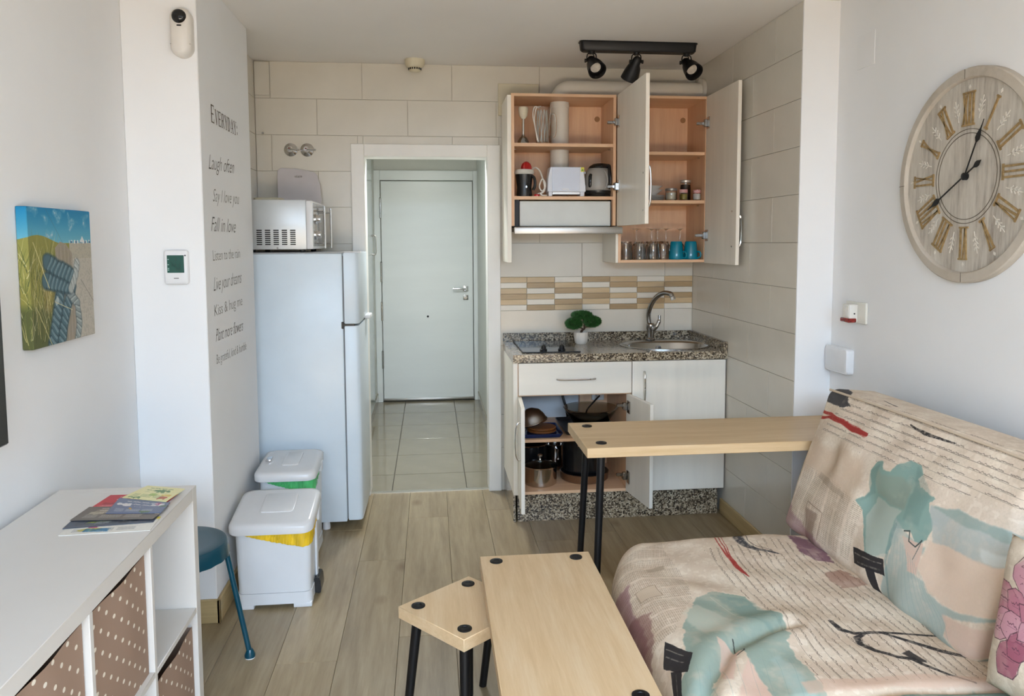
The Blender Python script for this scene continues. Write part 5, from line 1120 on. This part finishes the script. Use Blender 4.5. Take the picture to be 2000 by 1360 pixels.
sv.stroke([(1.15, 1.905), (1.115, 1.89), (1.108, 1.855), (1.125, 1.81), (1.16, 1.775), (1.195, 1.765), (1.205, 1.735), (1.24, 1.69), (1.285, 1.655)], [.011, .020, .020, .020, .018, .020, .018, .014, .008], INK, .92, .35)
sv.stroke([(1.19, 1.90), (1.24, 1.85), (1.30, 1.80), (1.36, 1.76)], [.010, .016, .018, .014], INK, .9, .35); sv.fill([(1.185, 1.795), (1.215, 1.80), (1.225, 1.75), (1.205, 1.755)], INK, .85, .02, 1, .3)
sv.fill([(1.24, 2.60), (1.34, 2.52), (1.32, 2.36), (1.25, 2.39), (1.225, 2.48)], '6a4456', .75, .03, 2, .4); sv.fill([(1.225, 2.285), (1.30, 2.30), (1.32, 2.18), (1.235, 2.175), (1.215, 2.23)], '8c6355', .6, .025, 2)
sv.fill([(.86, 1.70), (1.45, 1.675), (1.45, 1.635), (.86, 1.655)], 'cfae98', .7, .01, 2)
sv.fill([(.95, 1.60), (1.10, 1.62), (1.25, 1.625), (1.5, 1.62), (1.5, 1.2), (1.1, 1.2)], TE2, .8, .03, 2, .3)
sv.fill([(.25, 1.5), (.8, 1.55), (.9, 1.2), (.3, 1.1)], 'c7b49c', .8, .04, 3)
SEATP = picture('printed_sofa_fabric', sv.a, .9, .25, 1100)
# ---- backrest print, (u along the back, v up)
bv = Cv(-.20, -.25, 1.25, .80, 820, 'dac8b4', 9); fabric_base(bv)
bv.script([(.03, .375), (.14, .55), (1.1, .56), (1.0, .385), (.90, .40), (.66, .362), (.417, .365)], 'x', .0235, .0012, '6b5f55', .6, amp=.0030)
bv.news([(-.05, .03), (-.04, .24), (.27, .235), (.43, .205), (.42, .03), (.16, .02)], 'x', '8a7863', .42); bv.fill([(.10, .245), (.32, .215), (.32, .195), (.10, .222)], '9b8974', .5)
bv.stroke([(.12, .03), (.115, .125), (.225, .115), (.23, .02)], .004, '8d7763', .8); bv.fill([(.12, .10), (.20, .095), (.21, 0), (.15, -.02)], '7d6455', .5, .02, 2)
bv.fill([(-.12, .13), (-.05, .13), (0, .06), (.10, .03), (.20, .02), (.30, .0), (.25, -.12), (-.1, -.12)], PLUM, .55, .03, 4)
bv.fill([(-.02, .33), (.33, .36), (.38, .29), (.36, .20), (.12, .25), (-.04, .22)], 'cbb196', .55, .05, 10)
te = [(.405, .329), (.420, .365), (.450, .368), (.472, .345), (.505, .350), (.522, .383), (.559, .408), (.615, .405), (.640, .388), (.620, .368), (.64, .345), (.715, .338), (.706, .32), (.735, .275), (.728, .225), (.705, .200), (.665, .222), (.619, .214), (.608, .126), (.508, .085), (.455, .154), (.43, .204), (.385, .222), (.425, .26), (.432, .298)]
bv.fill(te, TE, .92, .014, 1, .3, .0); bv.fill(te, '7fa39c', .5, .014, 1, .3); bv.fill([(.44, .345), (.47, .33), (.60, .35), (.62, .27), (.47, .27)], '8f9787', .6, .02, 4); bv.fill([(.405, .335), (.445, .36), (.455, .27), (.40, .225), (.425, .27)], TE2, .45, .01, 2); bv.fill([(.60, .40), (.64, .385), (.70, .335), (.69, .24), (.63, .24), (.62, .33)], TE2, .35, .015, 3)
bv.fill([(.474, .262), (.613, .264), (.60, .224), (.600, .11), (.514, .09), (.448, .194)], 'b7bdb0', .75, .012, 2)
bv.fill([(.714, .318), (.80, .335), (1.10, .345), (1.10, .262), (.921, .240), (.745, .225)], 'a9b0ab', .85, .014, 2, .3); bv.fill([(.714, .318), (.80, .335), (1.10, .345), (1.10, .318), (.80, .308)], TE, .55, .01, 2); bv.fill([(.90, .275), (1.1, .29), (1.1, .262), (.92, .245)], 'd3d6d0', .7, .01, 3)
sk_ = [(.605, .238), (.64, .215), (.706, .205), (.733, .20), (.72, .16), (.715, .12), (.762, .115), (.79, .09), (.845, .085), (1.10, .135), (1.10, .112), (1.0, .105), (.86, .062), (.886, .012), (.97, -.015), (1.1, .02), (1.1, -.10), (.62, -.10), (.60, .0), (.615, .10)]
bv.fill(sk_, 'a0aca4', .85, .014, 2, .35); bv.fill([(.64, .20), (.70, .205), (.722, .21), (.735, .12), (.705, .115)], PK, .9, .008, 1); bv.stroke([(.645, .215), (.665, .222), (.672, .195), (.70, .190), (.715, .215)], .0045, '37403e', .9, .1); bv.stroke([(.715, .215), (.705, .15)], .003, '4a5654', .7, .1)
bv.fill([(.735, .225), (.92, .245), (1.1, .255), (1.1, .14), (.86, .09), (.79, .10), (.735, .14)], 'd9c0aa', .85, .012, 2); bv.fill([(.85, .06), (1.1, .10), (1.1, .03), (.96, -.005), (.89, .015)], 'd6b9a6', .8, .012, 2)
for q in range(12): bv.stroke([(.62+.012*q, .19-.006*q), (.66+.03*q, -.05)], .002, '7f9894', .35)
bv.stroke([(.61, .22), (.605, .10), (.65, .0)], .012, '7d9490', .6, .2)
bv.fill([(.435, .080), (.595, .104), (.612, .060), (.456, .036)], INK, .95, .004, 0, .06); bv.fill([(.525, .055), (.565, .06), (.628, -.04), (.595, -.045)], INK, .95, .004, 0, .06); bv.stroke([(.45, .066), (.59, .088)], .004, '8f877c', .75, .6); bv.stroke([(.48, .05), (.59, .068)], .006, '8f877c', .6, .7)
for o_ in (0, .012): bv.stroke([(-.10, .425-o_*3), (-.03, .445-o_*2.2), (.05, .447-o_), (.14, .440-o_*.4), (.23, .428), (.315, .430)], [.010, .013, .013, .015, .020, .014], RD, .95, .15)
bv.stroke([(.17, .438), (.31, .426)], .020, RD, .7, .5)
bv.fill([(-.10, .60), (-.06, .49), (.04, .488), (.155, .497), (.10, .53), (0, .60)], '38383c', .85, .02, 1, .5); bv.stroke([(.47, .512), (.56, .500), (.68, .508)], [.004, .013, .004], INK, .9, .45)
bv.stroke([(.2, .60), (.30, .58)], [.004, .010], INK, .9, .3); bv.stroke([(-.05, .530), (1.05, .535)], .0035, 'b6a58f', .8, .2)
BACKP = picture('printed_backrest_fabric', bv.a, .9, .25, 1100)
# ---- cushion print
pv = Cv(-.25, -.25, .25, .25, 900, 'c9baa5', 21); fabric_base(pv)
for ring, n_, r0, r1, wd in ((0, 9, .06, .185, .042), (1, 8, .03, .125, .034), (2, 6, .0, .07, .024)):
    for k in range(n_):
        a = R(360/n_*k+17*ring+7*math.sin(k*2+ring)); c, s = math.cos(a), math.sin(a); m_ = (r0+r1)/2
        p = [(r0, -wd*.45), (m_, -wd), (r1-.025, -wd*.8), (r1, 0), (r1-.03, wd*.9), (m_, wd), (r0, wd*.45)]
        q = [(-.055+x*c-y*s, .01+x*s+y*c) for x, y in p]; pv.fill(q, ['b0717f', 'c4919b', '9d5b6b', 'bb8490'][(k+ring) % 4], .9, .016, 1, .35); pv.stroke(q+[q[0]], .0026, '4a333b', .8, .35, .012)
        pv.script([(-.055+x*c-y*s, .01+x*s+y*c) for x, y in ((m_-.02, -wd*.5), (r1-.03, -wd*.4), (r1-.03, wd*.4), (m_-.02, wd*.5))], 'x', .026, .0015, '5a3a48', .65, amp=.006, freq=300)
PILP = picture('flower_print_cushion', pv.a, .9, .25, 1100)
# ============================================================ SOFA
def seat_place(x, y, h):
    k = .11*max(0, (y-2.30)/.365)**2+.012
    return Vector((x+k*(1.66-x)/1.11, y, .432+h))
sf = root('sofa', (1.2, 1.62, 0), 'printed fabric sofa bed with text and dress motifs along the right wall', 'sofa')
def gauss(x, y, cx, cy, s): return math.exp(-((x-cx)**2+(y-cy)**2)/(2*s*s))
def seg_d(x, y, pts):
    best = 9
    for (ax, ay), (bx_, by_) in zip(pts, pts[1:]):
        L = (bx_-ax)**2+(by_-ay)**2; t = max(0, min(1, ((x-ax)*(bx_-ax)+(y-ay)*(by_-ay))/L)); best = min(best, math.hypot(x-ax-t*(bx_-ax), y-ay-t*(by_-ay)))
    return best
def pad(name, a0, a1, b0, b1, r, depth, place, dent, na, nb, mat_, uvf, parent, lab=None):
    """upholstered pad: a grid folded over rounded edges. place(a,b,h)->world"""
    ext = r*PI/2+depth-r; bm = B(); A = [lerp(a0+r-ext, a1-r+ext, i/na) for i in range(na+1)]; Bv = [lerp(b0+r-ext, b1-r+ext, j/nb) for j in range(nb+1)]; uvs = {}
    grid = []
    for a in A:
        row = []
        for b in Bv:
            ca, cb = min(max(a, a0+r), a1-r), min(max(b, b0+r), b1-r); da, db = a-ca, b-cb; L = math.hypot(da, db)
            if L < 1e-9: x, y, h = a, b, 0
            else:
                Lc = min(L, ext); ux, uy = da/L, db/L
                if Lc < r*PI/2: th = Lc/r; x, y, h = ca+ux*r*math.sin(th), cb+uy*r*math.sin(th), -r*(1-math.cos(th))
                else: x, y, h = ca+ux*r, cb+uy*r, -r-(Lc-r*PI/2)
            v = bm.verts.new(place(x, y, h+dent(a, b)*(1 if h > -r else .2))); v.index = len(uvs); uvs[v.index] = uvf(a, b); row.append(v)
        grid.append(row)
    for i in range(na):
        for j in range(nb): bm.faces.new((grid[i][j], grid[i+1][j], grid[i+1][j+1], grid[i][j+1]))
    uv = bm.loops.layers.uv.new('UVMap'); bm.verts.index_update()
    for f in bm.faces:
        for l in f.loops: l[uv].uv = uvs[l.vert.index]
    return part(name, bm, mat_, parent, lab, smooth=75)
crease = [(.585, 1.62), (.66, 1.75), (.75, 1.862), (.86, 1.925), (.96, 1.96)]
def sdent(a, b):
    d = seg_d(a, b, crease); h = -.022*math.exp(-(d/.018)**2)+.014*math.exp(-((d-.05)/.04)**2)
    h -= .012*gauss(a, b, 1.12, 2.36, .05)+.012*gauss(a, b, .80, 2.30, .045)
    h -= .018*math.exp(-((b-1.632)/.014)**2)
    h += .006*math.sin(a*9+1)*math.sin(b*7)+.004*math.sin(a*23+b*11)*math.sin(b*19)
    h += .012*(1-min(1, abs((a-.98)/.45))**2)
    return h
pad('seat', .556, 1.66, .72, 2.685, .105, .205, seat_place, sdent, 150, 240, SEATP, lambda a, b: ((a-.22)/1.63, (b-.45)/2.5), sf)
O_ = Vector((1.318, 2.725, .437)); EU = Vector((.018, -1, 0)).normalized(); EV = Vector((.17, 0, .49)).normalized(); EN = EU.cross(EV).normalized()
if EN.x > 0: EN = -EN
def bdent(a, b):
    u, v = a/.96, b/.515; h = .030*(1-abs(2*min(max(u, 0), 1)-1)**3)*(1-abs(2*min(max(v, 0), 1)-1)**3)
    h -= .022*gauss(a, b, .16, .30, .035)+.014*gauss(a, b, .12, .22, .05)+.020*gauss(a, b, .45, .24, .04)+.018*gauss(a, b, .80, .17, .045)+.012*gauss(a, b, .86, .05, .03)
    h += .004*math.sin(a*38+b*9)*math.exp(-(b/.12)**2)+.003*math.sin(a*29-b*17)+.006*gauss(a, b, .25, .33, .05)
    return h
BD = Vector((-.995, 0, .09))
def bplace(x, y, h): return O_+EU*x+EV*y+(EN*h if h > 0 else BD*h)
bk = pad('backrest', -.040, .985, -.015, .538, .035, .17, bplace, bdent, 150, 100, BACKP, lambda a, b: ((a+.2)/1.45, (b+.25)/1.05), sf)
bm = B(); tube(bm, smooth_path([bplace(-.03, .529, -.008), bplace(.3, .533, -.006), bplace(.6, .533, -.006), bplace(.975, .529, -.008)], 8), .0045, 8); part('piping', bm, plain('fabric_piping', S('cdbba4')[:3], .9), bk)
bplace2 = lambda x, y, h: bplace(x+1.035, y, h)
pad('backrest', 0, .965, -.015, .525, .05, .16, bplace2, bdent, 90, 60, BACKP, lambda a, b: ((a+.2)/1.45, (b+.25)/1.05), sf)
bm = B(); box(bm, .62, 1.60, .76, 2.60, .10, .245, .02, 2); part('base', bm, plain('beige_base_fabric', S('b7a58e')[:3], .9, bmp=.2), sf)
bm = B(); loft(bm, [[tuple(O_+EU*x+EV*y+EN*-.10) for x, y in ((.03, .02), (1.93, .02), (1.93, .49), (.03, .49))], [tuple(O_+EU*x+EV*y+EN*-.165) for x, y in ((.03, .02), (1.93, .02), (1.93, .49), (.03, .49))]]); part('back_frame', bm, plain('brown_back_fabric', S('6f5f4c')[:3], .9), sf)
for x in (.72, 1.50):
    for y in (.85, 2.50):
        bm = B(); lathe(bm, [(.022, 0), (.026, .10)], (x, y, 0), 16); part('foot', bm, BLACK, sf)
# cushion with the pink flower
BL, TL = Vector((1.285, 1.615, .470)), Vector((1.385, 1.680, .775)); ew = Vector((.06, -1, .02)).normalized(); eh = (TL-BL).normalized(); en = ew.cross(eh).normalized()
if en.x > 0: en = -en
pc = BL+ew*.215+eh*.17
bm = B(); n = 36; uv = bm.loops.layers.uv.new('UVMap'); idx = {}
for sgn in (1, -1):
    g2 = []
    for i in range(n+1):
        row = []
        for j in range(n+1):
            u, v = -1+2*i/n, -1+2*j/n; pinch = 1-.06*(1-abs(u)**2)*abs(v)**3; pin2 = 1-.06*(1-abs(v)**2)*abs(u)**3
            h = .055*((1-u**4)*(1-v**4))**.55*sgn
            row.append(bm.verts.new(pc+ew*.215*u*pin2+eh*.175*v*pinch+en*h)); idx[row[-1]] = (.5+.45*u, .5+.40*v)
        g2.append(row)
    for i in range(n):
        for j in range(n):
            f = bm.faces.new((g2[i][j], g2[i+1][j], g2[i+1][j+1], g2[i][j+1]))
            for l in f.loops: l[uv].uv = idx[l.vert]
bmesh.ops.remove_doubles(bm, verts=bm.verts, dist=1e-5)
solo('cushion', bm, PILP, tuple(pc), 'scatter cushion with a pink flower print at the right edge of the sofa', 'cushion', smooth=80)
# ============================================================ CANVAS PICTURE
qv = Cv(0, 0, 1, 1, 620, '9c9a58', 31)
X, Y = qv.X, qv.Y
sky_m = Y > .735; t3 = ((Y-.735)/.265).clip(0, 1)[..., None]; sky_c = rgb('6fb0c2')*(1-t3)+rgb('1378a8')*t3; qv.a = np.where(sky_m[..., None], sky_c, qv.a)
for (cx_, cy_, r) in ((.16, .965, .06), (.28, .89, .05), (.44, .915, .055), (.52, .975, .06), (.66, .90, .05), (.84, .91, .06), (.33, .80, .05), (.62, .86, .03)):
    d = np.hypot((X-cx_)*1.0+.35*qv.n1*.3, (Y-cy_)*1.35+.35*qv.n2*.3); qv.blend((1.1-d/r).clip(0, 1)*(.6+qv.n3), 'c6cdd0', .8)
sand = (Y <= .735) & (X > .58); qv.blend(sand, 'b9b2a4'); qv.blend(sand & (Y > .62), 'a8a18c', .5); qv.blend(sand*(qv.n3 > .1), '99948a', .35)
qv.blend((np.abs(Y-.745+.01*qv.n4) < .012) & (X > .6) & (np.sin(X*140) > -.2), 'e5e2da', .8); qv.blend((np.abs(Y-.742) < .008) & (X > .6) & (np.sin(X*90+1) > .5), '3a5a7c', .8)
qv.fill([(.76, .74), (.80, .79), (.84, .74)], 'e0dcd6', .9, 0)
gm = (Y < .76+.03*np.sin(X*9)) & (X < .60-.0*Y); qv.blend(gm, '8d8a49'); qv.blend(qv.blur(gm & (Y < .30), 20), '4f5636', .8); qv.blend(qv.blur(gm & (X > .22) & (Y > .25) & (Y < .62), 14), '9a7f4c', .5)
rg = np.random.default_rng(4)
for k in range(260):
    x, y = rg.uniform(-.02, .42), rg.uniform(0, .6); l = rg.uniform(.08, .28); dx = rg.uniform(-.08, .10); c = ['c9bb7f', '6f7440', 'a59a55', '3f4a2c', 'd9cfa4', '57602f'][rg.integers(6)]
    qv.stroke([(x, y), (x+dx*.5, y+l*.6), (x+dx, y+l)], [.006, .0045, .0015], c, .7, .1, .01)
qv.fill([(.39, 0), (.40, .70), (.47, .745), (.55, .73), (.635, .66), (.66, 0)], '9b9080', 1, .004, 0, .1)
for k in range(14): qv.stroke([(.41+.018*k, .02), (.41+.0165*k, .72-.002*(k-6)**2)], .004, ['6f675c', 'c2b9aa', '7d7468'][k % 3], .6, .3, .01)
def rope(pts, w, tw=22, c='4f6b74', light='9fb3b6', dark='2b4049'):
    qv.stroke(pts, w*1.12, dark, .95, 0, .01); qv.stroke(pts, w, c, 1, 0, .01)
    P = np.array(pts); L = np.r_[0, np.cumsum(np.hypot(*np.diff(P, axis=0).T))]; 
    for s in np.arange(0.0, L[-1], .05):
        p = np.array([np.interp(s, L, P[:, i]) for i in (0, 1)]); p2 = np.array([np.interp(min(s+.03, L[-1]), L, P[:, i]) for i in (0, 1)]); d = (p2-p)/(np.hypot(*(p2-p))+1e-9); nn = np.array([-d[1], d[0]])
        qv.stroke([tuple(p-nn*w*.42), tuple(p+d*.02), tuple(p+nn*w*.42+d*.035)], w*.15, dark, .6, .2, .012); qv.stroke([tuple(p-nn*w*.30+d*.014), tuple(p+nn*w*.32+d*.046)], w*.20, light, .5, .25, .012)
rope([(.45, .40), (.38, .22), (.31, .02)], .13); rope([(.62, .42), (.50, .22), (.42, .0)], .11); rope([(.56, .38), (.68, .28), (.70, .12), (.66, .02)], .08, c='8d9897', light='cfd3cf', dark='525c5d')
rope([(.27, .47), (.40, .455), (.57, .42)], .13); rope([(.29, .60), (.42, .555), (.62, .49)], .13); rope([(.60, .40), (.68, .50), (.70, .58)], .08, c='aab0ac', light='dadcd8', dark='69706f')
qv.fill([(.36, .33), (.41, .36), (.42, .31), (.37, .29)], 'b7c0bd', .9, .01)
qv.stroke([(.30, .02), (.12, .30)], .008, 'c8bd86', .9, .1); qv.stroke([(.60, .24), (.36, .32)], .007, 'c9c29b', .9, .1); qv.stroke([(.12, .74), (.24, .52), (.30, .42)], .01, 'd2c894', .9, .1)
qv.stroke([(.75, .46), (1.0, .22)], .006, '77746c', .8, .1); qv.stroke([(.30, .97), (.50, .74)], .004, '4c6b70', .7, .1)
qv.a *= (1-.0*X)[..., None]
CANV = picture('beach_picture_print', qv.a, .65, .1, 900)
bm = B(); box(bm, XL+.001, -1.097, 2.272, 2.672, 1.204, 1.602, .002, 1)
cvs = solo('canvas_picture', bm, CANV, (-1.11, 2.47, 1.40), 'canvas picture of a rope knotted on a beach post, on the left wall', 'picture', smooth=0)
bm_u = cvs.data.uv_layers.new(name='UVMap')
for l in cvs.data.loops:
    co = cvs.data.vertices[l.vertex_index].co; dx = (-1.097+1.11)-co.x
    yy_ = co.y+2.47; ex_ = -dx*1.0 if yy_ < 2.30 else (dx if yy_ > 2.64 else 0)
    bm_u.data[l.index].uv = (.06+.88*((yy_-2.272)+ex_)/.40, .02+.96*(co.z+1.40-1.204)/.398)
# ============================================================ LEAFLETS on the shelf unit
def leaflet(quad, z, seed, cols, lab, th=.0016):
    r = np.random.default_rng(seed); c = Cv(0, 0, 1, .55, 260, cols[0], seed)
    for k in range(7):
        x, y = r.uniform(0, .85), r.uniform(0, .45); w, h = r.uniform(.08, .3), r.uniform(.05, .16); c.fill([(x, y), (x+w, y), (x+w, y+h), (x, y+h)], cols[1+r.integers(len(cols)-1)], .85, .05, 1, .5)
    c.news([(.1, .08), (.8, .08), (.8, .2), (.1, .2)], 'x', cols[-1], .5, .03, .3); c.script([(.2, .3), (.8, .3), (.8, .48), (.2, .48)], 'x', .085, .006, cols[-1], .8, amp=.014, freq=90)
    m = picture('leaflet_print_%d' % seed, c.a, .3, 0, 200); bm = B(); uv = bm.loops.layers.uv.new('UVMap')
    lo = [bm.verts.new((x, y, z)) for x, y in quad]; hi = [bm.verts.new((x, y, z+th)) for x, y in quad]; uvq = [(0, 0), (1, 0), (1, 1), (0, 1)]
    fs = [bm.faces.new(hi), bm.faces.new(lo[::-1])]+[bm.faces.new((lo[i], lo[(i+1) % 4], hi[(i+1) % 4], hi[i])) for i in range(4)]
    for f in fs:
        for l in f.loops: i = (hi.index(l.vert) if l.vert in hi else lo.index(l.vert)); l[uv].uv = uvq[i]
    cx_ = sum(q[0] for q in quad)/4; cy_ = sum(q[1] for q in quad)/4
    return solo('leaflet', bm, m, (cx_, cy_, z), lab, 'leaflet', 'leaflets on the shelf unit', smooth=0)
zl = .7704
leaflet([(-.932, 2.001), (-.717, 2.012), (-.724, 2.115), (-.939, 2.10)], zl, 1, ['e2ded4', '1f86c0', '1670a6', 'd6c41e', '7da83a', 'a02258', '3a3f4a'], 'white and blue leaflet at the near bottom of the pile'); zl += .0018
leaflet([(-.942, 2.045), (-.728, 2.068), (-.735, 2.168), (-.948, 2.145)], zl, 2, ['4b5260', '3a4250', '93a83a', '2d3138', '9aa2aa', '1a1e24'], 'dark grey leaflet, second from the near end of the pile'); zl += .0018
leaflet([(-.938, 2.17), (-.745, 2.19), (-.735, 2.295), (-.925, 2.303)], zl, 3, ['c02a36', 'd0484e', 'ead8d4', '9a1a28', 'f2e6e2'], 'red leaflet at the back left of the pile'); zl += .0018
leaflet([(-.946, 2.096), (-.733, 2.082), (-.727, 2.185), (-.94, 2.199)], zl, 4, ['6a6058', 'c0302e', '9a8a74', '3f3c40', 'b0a48c', 'e6dfd0'], 'grey brown leaflet with a red corner in the middle of the pile'); zl += .0018
leaflet([(-.872, 2.135), (-.727, 2.122), (-.729, 2.205), (-.885, 2.262)], zl, 5, ['66708a', 'd89a26', '4d6a34', '9fbfe0', '9a4a6e', 'f0e8e0'], 'slate leaflet with an ochre corner, just below the cream one'); zl += .0018
leaflet([(-.877, 2.262), (-.742, 2.208), (-.724, 2.319), (-.844, 2.365)], zl, 6, ['e3dba0', '2f6a2c', 'b04a2a', '8fae3e', 'd6b84a', '4a7038'], 'cream leaflet with green marks on top at the far end')
